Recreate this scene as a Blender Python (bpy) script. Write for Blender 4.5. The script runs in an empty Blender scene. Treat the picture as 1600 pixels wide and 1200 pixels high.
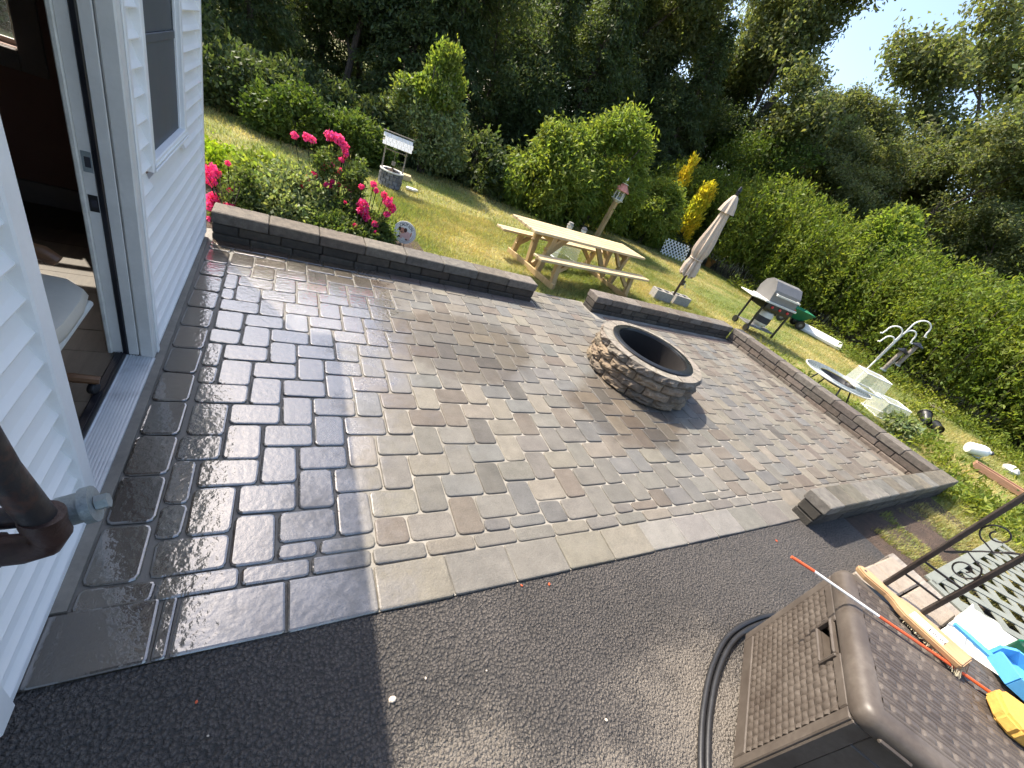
import bpy, bmesh, math, random
import numpy as np
from mathutils import Vector, Matrix, noise as mnoise
rnd = random.Random(7); nr = np.random.default_rng(7)
PI = math.pi; R = math.radians
scene = bpy.context.scene; C = scene.collection

# ------------------------------------------------------------------ camera
FPX, CAMH = 632.3, 1.72
YAW, PITCH, ROLL = R(36.645), R(30.9126), R(25.0697)
_fw = Vector((math.sin(YAW)*math.cos(PITCH), math.cos(YAW)*math.cos(PITCH), -math.sin(PITCH)))
_rt = Vector((math.cos(YAW), -math.sin(YAW), 0)); _up = _rt.cross(_fw)
RT = _rt*math.cos(ROLL)+_up*math.sin(ROLL); UP = -_rt*math.sin(ROLL)+_up*math.cos(ROLL); FW = _fw
cd = bpy.data.cameras.new('camera'); cam = bpy.data.objects.new('camera', cd); C.objects.link(cam)
cam.matrix_world = Matrix(((RT.x, UP.x, -FW.x, 0), (RT.y, UP.y, -FW.y, 0), (RT.z, UP.z, -FW.z, CAMH), (0, 0, 0, 1)))
cd.sensor_width = 36; cd.sensor_fit = 'HORIZONTAL'; cd.lens = FPX/1600*36; cd.clip_start = .05; cd.clip_end = 600
scene.camera = cam
def at(u, v, z=0.0):           # survey: photo pixel -> point of the plane at height z
    d = RT*((u-800)/FPX) - UP*((v-600)/FPX) + FW
    t = (z-CAMH)/d.z
    return (d.x*t, d.y*t)

# ------------------------------------------------------------------ light
SUN = Vector((-.37, .75, 1.0)).normalized()
w = bpy.data.worlds.new('World'); scene.world = w; w.use_nodes = True
wn = w.node_tree.nodes; wl = w.node_tree.links
sky = wn.new('ShaderNodeTexSky'); sky.sky_type = 'NISHITA'; sky.sun_disc = False
sky.sun_elevation = math.asin(SUN.z); sky.sun_rotation = math.atan2(SUN.x, SUN.y) % (2*PI)
sky.air_density = 1.0; sky.dust_density = 2.6; sky.ozone_density = 1.0; sky.altitude = 50
wl.new(sky.outputs[0], wn['Background'].inputs[0]); wn['Background'].inputs[1].default_value = .145
sd = bpy.data.lights.new('sun', 'SUN'); sd.energy = 3.9; sd.angle = R(.55); sd.color = (1, .91, .77)
so = bpy.data.objects.new('sun', sd); C.objects.link(so); so.rotation_euler = SUN.to_track_quat('Z', 'Y').to_euler()
vs = scene.view_settings; vs.view_transform = 'Standard'; vs.look = 'None'; vs.exposure = 1.35; vs.gamma = 1; vs.use_curve_mapping = False

cy = scene.cycles; cy.max_bounces = 6; cy.diffuse_bounces = 3; cy.use_adaptive_sampling = True; cy.adaptive_threshold = .02; cy.glossy_bounces = 3; cy.transmission_bounces = 4; cy.transparent_max_bounces = 6; cy.caustics_reflective = False; cy.caustics_refractive = False

# ------------------------------------------------------------------ materials
class NT:
    def __init__(s, name):
        s.m = bpy.data.materials.new(name); s.m.use_nodes = True
        s.n = s.m.node_tree.nodes; s.l = s.m.node_tree.links
        s.b = s.n['Principled BSDF']; s.out = s.n['Material Output']
    def add(s, t, **kw):
        nd = s.n.new(t)
        for k, v in kw.items(): setattr(nd, k, v)
        return nd
    def put(s, sock, v):
        if hasattr(v, 'is_output') or hasattr(v, 'links') and not isinstance(v, (int, float)): s.l.new(v, sock)
        else: sock.default_value = v
    def pos(s):
        if not hasattr(s, '_p'): s._p = s.add('ShaderNodeNewGeometry').outputs['Position']
        return s._p
    def obj(s):
        if not hasattr(s, '_o'): s._o = s.add('ShaderNodeTexCoord').outputs['Object']
        return s._o
    def mapping(s, v, scale):
        q = s.add('ShaderNodeMapping'); s.l.new(v, q.inputs[0]); q.inputs['Scale'].default_value = scale; return q.outputs[0]
    def noise(s, scale, detail=4, rough=.55, vec=None, out=0):
        q = s.add('ShaderNodeTexNoise'); q.inputs['Scale'].default_value = scale; q.inputs['Detail'].default_value = detail
        q.inputs['Roughness'].default_value = rough; s.l.new(vec if vec is not None else s.pos(), q.inputs['Vector']); return q.outputs[out]
    def voro(s, scale, vec=None, feature='F1', out=0, rand=1):
        q = s.add('ShaderNodeTexVoronoi'); q.feature = feature; q.inputs['Scale'].default_value = scale; q.inputs['Randomness'].default_value = rand
        s.l.new(vec if vec is not None else s.pos(), q.inputs['Vector']); return q.outputs[out]
    def rng(s, v, a, b, c=0., d=1., smooth=False):
        q = s.add('ShaderNodeMapRange'); q.interpolation_type = 'SMOOTHSTEP' if smooth else 'LINEAR'
        s.l.new(v, q.inputs[0])
        for i, x in zip((1, 2, 3, 4), (a, b, c, d)): q.inputs[i].default_value = x
        return q.outputs[0]
    def math(s, op, a, b=0., clamp=False):
        q = s.add('ShaderNodeMath', operation=op, use_clamp=clamp); s.put(q.inputs[0], a); s.put(q.inputs[1], b); return q.outputs[0]
    def mix(s, f, a, b, blend='MIX'):
        q = s.add('ShaderNodeMix', data_type='RGBA', blend_type=blend); s.put(q.inputs[0], f)
        for sock, v in ((q.inputs[6], a), (q.inputs[7], b)):
            if isinstance(v, tuple): sock.default_value = (*v[:3], 1)
            else: s.l.new(v, sock)
        return q.outputs[2]
    def scalecol(s, col, f):          # colour * scalar socket
        q = s.add('ShaderNodeVectorMath', operation='SCALE'); 
        if isinstance(col, tuple): q.inputs[0].default_value = col[:3]
        else: s.l.new(col, q.inputs[0])
        s.put(q.inputs['Scale'], f); return q.outputs[0]
    def attr(s, name='col'):
        q = s.add('ShaderNodeAttribute', attribute_name=name); return q.outputs['Color']
    def sep(s, v):
        q = s.add('ShaderNodeSeparateXYZ'); s.l.new(v, q.inputs[0]); return q.outputs
    def col(s, v):
        if isinstance(v, tuple): s.b.inputs['Base Color'].default_value = (*v[:3], 1)
        else: s.l.new(v, s.b.inputs['Base Color'])
    def set(s, **kw):
        for k, v in kw.items(): s.put(s.b.inputs[k.replace('_', ' ')], v)
    def bump(s, h, strength=.3, dist=.01, prev=None):
        q = s.add('ShaderNodeBump'); q.inputs['Strength'].default_value = strength; q.inputs['Distance'].default_value = dist
        s.l.new(h, q.inputs['Height'])
        if prev is not None: s.l.new(prev, q.inputs['Normal'])
        s.l.new(q.outputs[0], s.b.inputs['Normal']); return q.outputs[0]

def simple(name, c, rough=.6, var=.25, scale=12, bump=.15, bdist=.004, metal=0., attr=False, spec=.5, vec='pos'):
    t = NT(name); v = t.pos() if vec == 'pos' else t.obj()
    n1 = t.noise(scale, 5, .6, v); n2 = t.noise(scale*7, 3, .6, v)
    f = t.math('ADD', t.rng(n1, .25, .75, 1-var, 1+var), t.rng(n2, .25, .75, -var*.4, var*.4))
    base = t.mix(1., c, t.attr(), 'MULTIPLY') if attr else c
    t.col(t.scalecol(base, f)); t.set(Roughness=t.rng(n1, .3, .7, max(rough-.08, .03), min(rough+.08, 1)), Metallic=metal)
    t.b.inputs['Specular IOR Level'].default_value = spec
    if bump: t.bump(n2, bump, bdist)
    return t.m

def wood(name, c1, c2, axis=0, scale=1., rough=.65):
    t = NT(name); sc = [14*scale]*3; sc[axis] = 1.2*scale
    v = t.mapping(t.obj(), sc); n1 = t.noise(1.6, 6, .65, v); n2 = t.noise(6, 4, .6, v); n3 = t.noise(2.5, 3, .5, t.obj())
    f = t.math('ADD', t.math('MULTIPLY', n1, .65), t.math('MULTIPLY', n2, .35))
    t.col(t.scalecol(t.mix(t.rng(f, .35, .65), c1, c2), t.rng(n3, .3, .7, .8, 1.15))); t.set(Roughness=rough); t.bump(f, .35, .003)
    return t.m

def leafmat(name, c, c2, trans=.35, rough=.5):
    t = NT(name); a = t.attr()
    n = t.noise(.9, 3, .5)
    col = t.mix(1., t.mix(t.rng(n, .35, .65), c, c2), a, 'MULTIPLY')
    t.col(col); t.set(Roughness=rough); t.b.inputs['Specular IOR Level'].default_value = .18
    tr = t.add('ShaderNodeBsdfTranslucent'); t.l.new(t.mix(1., col, (1.25, 1.25, .55), 'MULTIPLY'), tr.inputs[0])
    mx = t.add('ShaderNodeMixShader'); mx.inputs[0].default_value = trans
    t.l.new(t.b.outputs[0], mx.inputs[1]); t.l.new(tr.outputs[0], mx.inputs[2]); t.l.new(mx.outputs[0], t.out.inputs[0])
    return t.m

M = {}
def wetmask(t):
    """where the patio is still wet from hosing: by the house, a patch in mid patio, one beside the fire pit"""
    p = t.pos(); x, y, z = t.sep(p)[:3]
    n = t.noise(2.2, 5, .6); nf = t.noise(22, 4, .65)
    jit = t.math('ADD', t.rng(n, .2, .8, -.45, .45), t.rng(nf, .2, .8, -.16, .16))
    xj = t.math('ADD', x, jit)
    # wet near the house, reaching farther out towards the back
    reach = t.rng(y, .7, 3.6, .15, .95)
    w1 = t.rng(t.math('SUBTRACT', xj, reach), -.35, .5, 1., 0., True)
    def patch(cx, cy, rx, ry):
        a = t.math('DIVIDE', t.math('SUBTRACT', x, cx), rx); b = t.math('DIVIDE', t.math('SUBTRACT', y, cy), ry)
        d = t.math('SQRT', t.math('ADD', t.math('MULTIPLY', a, a), t.math('MULTIPLY', b, b)))
        return t.rng(t.math('ADD', d, t.math('MULTIPLY', jit, .55)), .8, 1.02, 1., 0., True)
    w2 = patch(1.45, 2.85, .75, .62); w3 = patch(2.85, 2.05, .62, .55)
    t.pool = t.math('MAXIMUM', w1, t.math('MULTIPLY', t.math('MAXIMUM', w2, w3), .12)); return t.math('MAXIMUM', w1, t.math('MAXIMUM', w2, w3)), n, nf

def paver_mat():
    t = NT('paver'); wet, n, nf = wetmask(t); a = t.attr()
    g = t.noise(60, 5, .7); g2 = t.noise(9, 4, .6)
    f = t.math('ADD', t.rng(g2, .25, .75, .80, 1.18), t.rng(t.noise(140, 4, .75), .25, .75, -.26, .26))
    col = t.scalecol(a, f)
    haze = t.rng(t.noise(3.1, 4, .6), .5, .75, 0., .3)         # whitish sand left on the stones
    dry = t.mix(haze, col, (.20, .185, .16))
    fin = t.mix(wet, dry, t.mix(1., t.scalecol(col, .60), (1.08, .97, .84), 'MULTIPLY')); t.col(fin)
    film = t.rng(nf, .38, .62, .06, .2)
    ro = t.math('ADD', t.math('MULTIPLY', t.pool, -1.), 1.)
    t.set(Roughness=t.math('ADD', t.math('MULTIPLY', ro, .58), film)); t.b.inputs['Specular IOR Level'].default_value = .42
    t.set(Coat_Weight=t.pool, Coat_Roughness=.08)
    h = t.math('ADD', t.math('MULTIPLY', t.noise(26, 4, .6), .55), t.math('MULTIPLY', t.noise(110, 4, .7), .45))
    nb = t.bump(h, .9, .008)
    cb = t.add('ShaderNodeBump'); cb.inputs['Strength'].default_value = .28; cb.inputs['Distance'].default_value = .006; t.l.new(t.noise(34, 3, .5), cb.inputs['Height']); t.l.new(cb.outputs[0], t.b.inputs['Coat Normal']); t.b.inputs['Coat IOR'].default_value = 2.4
    return t.m
M['paver'] = paver_mat()
def joint_mat():
    t = NT('joint_sand'); wet, n, nf = wetmask(t)
    c = t.mix(t.rng(t.noise(2.2, 4, .6), .35, .65), (.18, .165, .14), (.33, .305, .265))
    t.col(t.mix(wet, c, (.15, .14, .122))); t.set(Roughness=t.math('SUBTRACT', .9, t.math('MULTIPLY', wet, .45)))
    t.bump(t.noise(160, 3, .7), .5, .004); return t.m
M['joint'] = joint_mat()
def asphalt():
    t = NT('asphalt'); x, y, z = t.sep(t.pos())[:3]
    wv = t.add('ShaderNodeVectorMath', operation='ADD'); t.l.new(t.pos(), wv.inputs[0])
    nv = t.add('ShaderNodeVectorMath', operation='SCALE'); t.l.new(t.noise(60, 3, .6, None, 1), nv.inputs[0]); nv.inputs['Scale'].default_value = .012; t.l.new(nv.outputs[0], wv.inputs[1])
    v1 = t.voro(88, wv.outputs[0]); v2 = t.voro(240); n = t.noise(1.3, 4, .6); n2 = t.noise(7, 4, .6); nf = t.noise(150, 3, .7)
    agg = t.math('ADD', t.math('MULTIPLY', v1, .75), t.math('MULTIPLY', v2, .25))
    c = t.mix(t.rng(agg, .12, .62), (.140, .122, .108), (.040, .036, .034))
    c = t.scalecol(c, t.rng(n, .3, .7, .75, 1.2))
    # sand swept off the joints, lying in the pores near the box and along the bottom
    def patch(cx, cy, rx, ry):
        a = t.math('DIVIDE', t.math('SUBTRACT', x, cx), rx); b = t.math('DIVIDE', t.math('SUBTRACT', y, cy), ry)
        return t.math('SUBTRACT', 1., t.math('SQRT', t.math('ADD', t.math('MULTIPLY', a, a), t.math('MULTIPLY', b, b))))
    p = t.math('MAXIMUM', patch(1.75, .0, .75, .5), t.math('MAXIMUM', patch(.62, .16, .42, .26), patch(1.1, -.1, .5, .3)))
    th = t.math('ADD', t.math('ADD', t.rng(p, -.4, .9, -.34, .20), t.rng(n2, .3, .7, -.08, .08)), t.math('SUBTRACT', nf, .5))
    sand = t.rng(th, -.02, .12, 0., .85)
    t.col(t.mix(sand, c, (.19, .165, .138)))
    t.set(Roughness=t.rng(n, .3, .7, .5, .75)); t.bump(t.math('SUBTRACT', 1., agg), 1., .016); return t.m
M['asphalt'] = asphalt()
M['slab'] = M['paver']
M['block'] = simple('wall_block', (1, 1, 1), .85, .45, 18, .9, .014, attr=True)
def rock_mat():
    t = NT('split_stone'); a = t.attr(); v = t.pos()
    n = t.noise(30, 6, .7); n2 = t.noise(120, 3, .7); n3 = t.noise(7, 3, .6)
    t.col(t.scalecol(a, t.math('ADD', t.rng(n, .25, .75, .6, 1.35), t.rng(n3, .3, .7, -.15, .15)))); t.set(Roughness=.9)
    t.bump(t.math('ADD', n, t.math('MULTIPLY', n2, .4)), .9, .014); return t.m
M['rock'] = rock_mat()
M['concrete'] = simple('concrete', (.20, .18, .15), .75, .3, 6, .4, .006)
M['siding'] = simple('vinyl_siding', (.90, .885, .85), .45, .03, 3, .08, .001)
M['trim'] = simple('white_trim', (.88, .875, .86), .4, .05, 6, .05, .001)
M['jamb'] = simple('painted_jamb', (.72, .70, .66), .4, .07, 8, .08, .001)
M['gasket'] = simple('black_gasket', (.012, .012, .016), .35, .2, 20, 0)
def alumat():
    t = NT('ribbed_sill'); n = t.noise(8, 5, .6); sc = t.noise(60, 4, .7)
    t.col(t.mix(t.rng(n, .5, .75), (.60, .62, .63), (.42, .43, .44))); t.set(Roughness=t.rng(n, .3, .7, .3, .5), Metallic=.25); return t.m
M['sill'] = alumat()
M['screen'] = simple('insect_screen', (.085, .095, .105), .6, .08, 2, 0)
M['glass_dark'] = simple('window_glass', (.10, .115, .13), .08, .1, 2, 0)
M['brown_wall'] = simple('brown_interior_wall', (.24, .13, .095), .6, .1, 2, .05)
M['dark_trim'] = simple('dark_trim', (.24, .21, .19), .45, .1, 6, .05)
def floorboards():
    t = NT('floor_boards'); v = t.mapping(t.pos(), (9, 1., 1)); n = t.noise(2.5, 6, .65, v); n2 = t.noise(30, 3, .6, v)
    t.col(t.scalecol(t.mix(t.rng(n, .3, .7), (.055, .043, .03), (.11, .085, .058)), t.rng(n2, .3, .7, .85, 1.1))); t.set(Roughness=.4); t.bump(n2, .2, .002); return t.m
M['floorwood'] = floorboards()
M['cream'] = simple('cream_vinyl', (.62, .56, .46), .45, .06, 6, .08, .002)
M['chairwood'] = wood('chair_wood', (.13, .06, .03), (.26, .13, .06), 0, 1, .35)
M['black'] = simple('black_plastic', (.015, .015, .016), .4, .2, 12, .05)
def rustpipe():
    t = NT('black_iron_pipe'); n = t.noise(9, 6, .7, t.obj()); n2 = t.noise(40, 4, .6, t.obj())
    t.col(t.mix(t.rng(n, .52, .66), (.022, .02, .022), (.085, .035, .022))); t.set(Roughness=t.rng(n2, .3, .7, .3, .65), Metallic=.15); t.bump(n2, .4, .003); return t.m
M['pipe'] = rustpipe()
M['rust'] = simple('rusty_fitting', (.035, .015, .011), .5, .45, 14, .4, .004)
M['galv'] = simple('galvanized', (.30, .34, .35), .5, .3, 22, .4, .003, metal=.5)
M['steel'] = simple('black_steel', (.02, .021, .023), .32, .3, 10, .08, .002, metal=.4)
M['soot'] = simple('sooty_steel', (.012, .009, .008), .8, .5, 9, .4, .004)
M['ash'] = simple('ash', (.04, .034, .032), .95, .5, 14, .8, .02)
M['pine'] = wood('new_pine', (.46, .34, .18), (.60, .47, .28), 0, 1.)
M['pinev'] = wood('new_pine_upright', (.38, .25, .11), (.52, .37, .18), 2, 1.)
M['oldwood'] = wood('weathered_wood', (.16, .14, .12), (.32, .28, .24), 0, 1.2, .85)
M['redwood'] = wood('reddish_plank', (.26, .13, .08), (.42, .24, .15), 0, 1.)
M['canvas'] = simple('beige_canvas', (.50, .41, .325), .85, .1, 9, .3, .004)
M['brownmetal'] = simple('brown_metal', (.05, .035, .028), .4, .2, 15, .05)
M['white'] = simple('white_plastic', (.78, .78, .75), .4, .05, 8, .04)
M['offwhite'] = simple('weathered_white_paint', (.66, .64, .58), .6, .14, 20, .2, .002)
M['cinder'] = simple('cinder_block', (.33, .31, .28), .95, .25, 30, .7, .008)
M['red_roof'] = simple('salmon_paint', (.55, .22, .16), .6, .15, 16, .1)
M['lidgrey'] = simple('grill_lid_grey', (.17, .165, .16), .45, .1, 8, .05)
M['tank'] = simple('tank_paint', (.62, .60, .55), .45, .12, 12, .1)
M['green'] = simple('green_plastic', (.0, .11, .055), .4, .12, 9, .05)
M['red'] = simple('red_enamel', (.5, .03, .03), .4, .15, 9, .05)
M['terracotta'] = simple('terracotta', (.50, .25, .07), .8, .2, 14, .2)
def frosted():
    t = NT('translucent_plastic'); t.col((.82, .86, .85)); t.set(Roughness=.25)
    t.b.inputs['Transmission Weight'].default_value = .35; t.b.inputs['IOR'].default_value = 1.2
    t.b.inputs['Alpha'].default_value = .38; return t.m
M['frosted'] = frosted()
def brownresin():
    t = NT('brown_resin'); n = t.noise(5, 5, .65); n2 = t.noise(45, 4, .6); x, y, z = t.sep(t.pos())[:3]
    dust = t.math('MULTIPLY', t.rng(n, .35, .7, .1, .6), t.rng(n2, .3, .7, .5, 1.))
    t.col(t.mix(dust, (.052, .040, .032), (.18, .155, .132))); t.set(Roughness=t.rng(n, .3, .7, .38, .55)); t.bump(n2, .15, .002); return t.m
M['resin'] = brownresin()
M['brushwood'] = wood('brush_beech', (.36, .22, .11), (.50, .33, .18), 0, 1.6, .5)
M['label'] = simple('paper_label', (.75, .70, .62), .7, .05, 10, 0)
M['ink'] = simple('ink', (.03, .03, .04), .7, .1, 10, 0)
M['paleink'] = simple('faded_print', (.45, .42, .40), .7, .1, 10, 0)
M['bristle'] = simple('bristle', (.55, .48, .33), .7, .2, 40, 0)
M['orange'] = simple('orange_rod', (.65, .10, .03), .4, .12, 12, .05)
M['whiterod'] = simple('white_rod', (.75, .74, .72), .4, .08, 12, .05)
M['sponge'] = simple('yellow_sponge', (.80, .46, .10), .95, .15, 60, .9, .008)
M['blue'] = simple('blue_plastic', (.10, .36, .66), .35, .08, 6, .04)
M['hose'] = simple('black_hose', (.018, .018, .02), .45, .2, 14, .1)
M['iron'] = simple('painted_iron', (.035, .026, .022), .42, .35, 25, .3, .003)
M['lattice'] = simple('white_lattice', (.75, .76, .74), .5, .05, 6, .05)
M['greylat'] = simple('grey_lattice', (.20, .21, .18), .55, .12, 6, .08)  # even grey-green tone, darker than the white lattice
M['palestone'] = simple('pale_step_stone', (.27, .225, .18), .9, .2, 20, .5, .006)
M['bark'] = simple('bark', (.085, .068, .055), .9, .4, 18, .8, .02)
M['soil'] = simple('soil', (.075, .05, .036), .95, .5, 12, .9, .03)
M['roofing'] = simple('roof_shingle', (.08, .08, .085), .9, .3, 20, .4)
M['dirtstone'] = simple('pebble', (.55, .47, .38), .8, .2, 20, .2)
def lawnmat():
    t = NT('lawn_soil'); n = t.noise(.55, 5, .62); n2 = t.noise(7, 4, .65)
    g = t.mix(t.rng(n, .42, .6), (.12, .15, .03), (.27, .235, .085))
    t.col(t.scalecol(g, t.rng(n2, .25, .75, .6, 1.35))); t.set(Roughness=.95); t.bump(n2, .8, .04); return t.m
M['lawn'] = lawnmat()
def grassmat():
    t = NT('grass_blades'); n = t.noise(.55, 5, .62)
    c = t.mix(t.rng(n, .42, .62), (.235, .28, .075), (.46, .41, .18)); c = t.mix(1., c, t.attr(), 'MULTIPLY'); t.col(c); t.set(Roughness=.55)
    tr = t.add('ShaderNodeBsdfTranslucent'); t.l.new(t.mix(1., c, (1.2, 1.2, .6), 'MULTIPLY'), tr.inputs[0])
    mx = t.add('ShaderNodeMixShader'); mx.inputs[0].default_value = .4
    t.l.new(t.b.outputs[0], mx.inputs[1]); t.l.new(tr.outputs[0], mx.inputs[2]); t.l.new(mx.outputs[0], t.out.inputs[0]); return t.m
M['grass'] = grassmat()
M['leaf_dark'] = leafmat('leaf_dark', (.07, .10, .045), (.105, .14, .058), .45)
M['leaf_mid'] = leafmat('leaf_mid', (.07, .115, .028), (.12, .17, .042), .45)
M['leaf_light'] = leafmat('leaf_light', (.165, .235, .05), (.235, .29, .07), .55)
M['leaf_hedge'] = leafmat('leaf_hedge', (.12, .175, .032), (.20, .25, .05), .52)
M['leaf_tall'] = leafmat('leaf_tall_tree', (.125, .155, .07), (.175, .20, .095), .5)
M['leaf_yellow'] = leafmat('leaf_yellow', (.80, .63, .06), (.58, .58, .07), .6)
M['leaf_silver'] = leafmat('leaf_silver', (.24, .29, .14), (.18, .23, .10), .45)
M['leaf_lime'] = leafmat('leaf_lime', (.27, .36, .025), (.19, .29, .03), .45)
M['leaf_rose'] = leafmat('leaf_rose', (.09, .135, .045), (.15, .20, .06), .45)
M['leaf_weed'] = leafmat('leaf_weed', (.22, .25, .04), (.13, .19, .04), .4)
M['petal'] = leafmat('petal_pink', (.74, .02, .15), (.84, .10, .40), .35)

# ------------------------------------------------------------------ helpers
def tag(o, label=None, cat=None, group=None, kind=None):
    if label: o['label'] = label
    if cat: o['category'] = cat
    if group: o['group'] = group
    if kind: o['kind'] = kind
    return o
def thing(name, label, cat, loc=(0, 0, 0), rz=0, group=None):
    o = bpy.data.objects.new(name, None); C.objects.link(o); o.location = loc; o.rotation_euler = (0, 0, rz); o.empty_display_size = .1
    return tag(o, label, cat, group)
def link(o, parent=None):
    C.objects.link(o)
    if parent is not None: o.parent = parent
    return o
def copy_tree(o, parent=None):
    c = o.copy(); C.objects.link(c)
    if parent is not None: c.parent = parent
    for ch in list(o.children): copy_tree(ch, c)
    return c
def setcol(me, cols, dom='POINT'):
    a = me.color_attributes.new('col', 'FLOAT_COLOR', dom)
    a.data.foreach_set('color', np.ascontiguousarray(cols, dtype=np.float32).ravel())
class MB:
    def __init__(s): s.v = []; s.f = []; s.c = []; s.cc = None
    def _add(s, vs, fs):
        b = len(s.v); s.v += [tuple(p) for p in vs]; s.f += [tuple(i+b for i in f) for f in fs]
        if s.cc is not None: s.c += [s.cc]*len(vs)
        return s
    def box(s, x0, x1, y0, y1, z0, z1, mat=None, bev=0.):
        if bev:
            b = min(bev, (x1-x0)*.45, (y1-y0)*.45, (z1-z0)*.45); bm = bmesh.new()
            bmesh.ops.create_cube(bm, size=1, matrix=Matrix.Translation(((x0+x1)/2, (y0+y1)/2, (z0+z1)/2)) @ Matrix.Diagonal((x1-x0, y1-y0, z1-z0, 1)))
            bmesh.ops.bevel(bm, geom=list(bm.edges), offset=b, segments=1, affect='EDGES')
            vs = [v.co.copy() for v in bm.verts]; bm.verts.index_update(); fs = [[v.index for v in f.verts] for f in bm.faces]; bm.free()
        else:
            vs = [Vector((x, y, z)) for z in (z0, z1) for y in (y0, y1) for x in (x0, x1)]
            fs = [(0, 2, 3, 1), (4, 5, 7, 6), (0, 1, 5, 4), (2, 6, 7, 3), (0, 4, 6, 2), (1, 3, 7, 5)]
        if mat is not None: vs = [mat @ v for v in vs]
        return s._add(vs, fs)
    def bar(s, a, b, w, h, up=(0, 0, 1), bev=0.):          # rectangular bar from a to b
        a = Vector(a); b = Vector(b); d = b-a; L = d.length; d.normalize(); u = Vector(up)
        if abs(d.dot(u)) > .98: u = Vector((1, 0, 0))
        sd_ = d.cross(u).normalized(); u = sd_.cross(d)
        m = Matrix(((d.x, sd_.x, u.x, a.x), (d.y, sd_.y, u.y, a.y), (d.z, sd_.z, u.z, a.z), (0, 0, 0, 1)))
        return s.box(0, L, -w/2, w/2, -h/2, h/2, m, bev)
    def tube(s, pts, r, seg=8, caps=True, rfun=None):
        pts = [Vector(p) for p in pts]; n = len(pts); vs = []; fs = []; prev = None
        for i, p in enumerate(pts):
            d = (pts[min(i+1, n-1)]-pts[max(i-1, 0)]).normalized()
            if prev is None:
                u = Vector((0, 0, 1)) if abs(d.z) < .9 else Vector((1, 0, 0)); x = d.cross(u).normalized()
            else: x = (prev-d*prev.dot(d)).normalized()
            prev = x; y = d.cross(x); rr = rfun(i/(n-1)) if rfun else r
            for k in range(seg):
                a = 2*PI*k/seg; vs.append(p+x*(math.cos(a)*rr)+y*(math.sin(a)*rr))
        for i in range(n-1):
            for k in range(seg): fs.append((i*seg+k, i*seg+(k+1) % seg, (i+1)*seg+(k+1) % seg, (i+1)*seg+k))
        if caps: fs += [tuple(range(seg))[::-1], tuple((n-1)*seg+k for k in range(seg))]
        return s._add(vs, fs)
    def lathe(s, prof, seg=24, mat=None, closed=False):
        vs = []; fs = []; n = len(prof)
        for r, z in prof:
            for k in range(seg):
                a = 2*PI*k/seg; vs.append(Vector((r*math.cos(a), r*math.sin(a), z)))
        for i in range(n if closed else n-1):
            j = (i+1) % n
            for k in range(seg): fs.append((i*seg+k, i*seg+(k+1) % seg, j*seg+(k+1) % seg, j*seg+k))
        if not closed:
            if prof[0][0] > 1e-4: fs.append(tuple(range(seg))[::-1])
            if prof[-1][0] > 1e-4: fs.append(tuple((n-1)*seg+k for k in range(seg)))
        if mat is not None: vs = [mat @ v for v in vs]
        return s._add(vs, fs)
    def prism(s, poly, z0, z1, mat=None):
        n = len(poly); vs = [Vector((x, y, z0)) for x, y in poly]+[Vector((x, y, z1)) for x, y in poly]
        fs = [tuple(range(n))[::-1], tuple(range(n, 2*n))]+[(i, (i+1) % n, n+(i+1) % n, n+i) for i in range(n)]
        if mat is not None: vs = [mat @ v for v in vs]
        return s._add(vs, fs)
    def mesh(s, name, mat, smooth=False):
        me = bpy.data.meshes.new(name); me.from_pydata(s.v, [], s.f); me.materials.append(M[mat] if isinstance(mat, str) else mat)
        if s.c: setcol(me, [(*c, 1) for c in s.c])
        if smooth: 
            me.polygons.foreach_set('use_smooth', [True]*len(me.polygons))
            try: me.set_sharp_from_angle(angle=R(40))
            except Exception: pass
        me.update(); return me
    def build(s, name, mat, parent=None, smooth=False):
        return link(bpy.data.objects.new(name, s.mesh(name, mat, smooth)), parent)
def struct(name, mb, mat, label=None): return tag(mb.build(name, mat), label, None, None, 'structure')

# leaf clouds -----------------------------------------------------------------
def leaf_mesh(name, P, D, size, mat, aspect=.5, var=.25, fold=.15, tint=None):
    """P centres (n,3), D long directions (n,3), one four-sided leaf each"""
    n = len(P); D = D/np.maximum(np.linalg.norm(D, axis=1, keepdims=True), 1e-6)
    a = nr.normal(size=(n, 3)); S = np.cross(D, a); S /= np.maximum(np.linalg.norm(S, axis=1, keepdims=True), 1e-6); N = np.cross(D, S)
    L = (size*nr.uniform(.65, 1.35, n))[:, None]; W = L*aspect*.5
    V = np.empty((n, 4, 3), np.float32)
    V[:, 0] = P-D*L*.5; V[:, 1] = P+S*W+N*L*fold; V[:, 2] = P+D*L*.5; V[:, 3] = P-S*W+N*L*fold
    me = bpy.data.meshes.new(name); me.vertices.add(n*4); me.vertices.foreach_set('co', V.ravel())
    me.loops.add(n*4); me.loops.foreach_set('vertex_index', np.arange(n*4, dtype=np.int32))
    me.polygons.add(n); me.polygons.foreach_set('loop_start', np.arange(0, n*4, 4, dtype=np.int32))
    me.update(calc_edges=True); me.materials.append(M[mat])
    k = nr.uniform(1-var, 1+var, (n, 1)); c = np.ones((n, 4), np.float32); c[:, :3] = k
    c[:, 0] *= nr.uniform(.88, 1.15, n); c[:, 2] *= nr.uniform(.8, 1.2, n)
    if tint is not None: c[:, :3] *= tint
    setcol(me, np.repeat(c, 4, axis=0)); return me
def twigs(T, TD, k, spread, droop=.2):
    """k leaves round each twig point; returns P, D"""
    n = len(T); P = np.repeat(T, k, axis=0)+nr.normal(size=(n*k, 3))*spread
    D = np.repeat(TD, k, axis=0)+nr.normal(size=(n*k, 3))*.75; D[:, 2] -= droop
    return P, D
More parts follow.
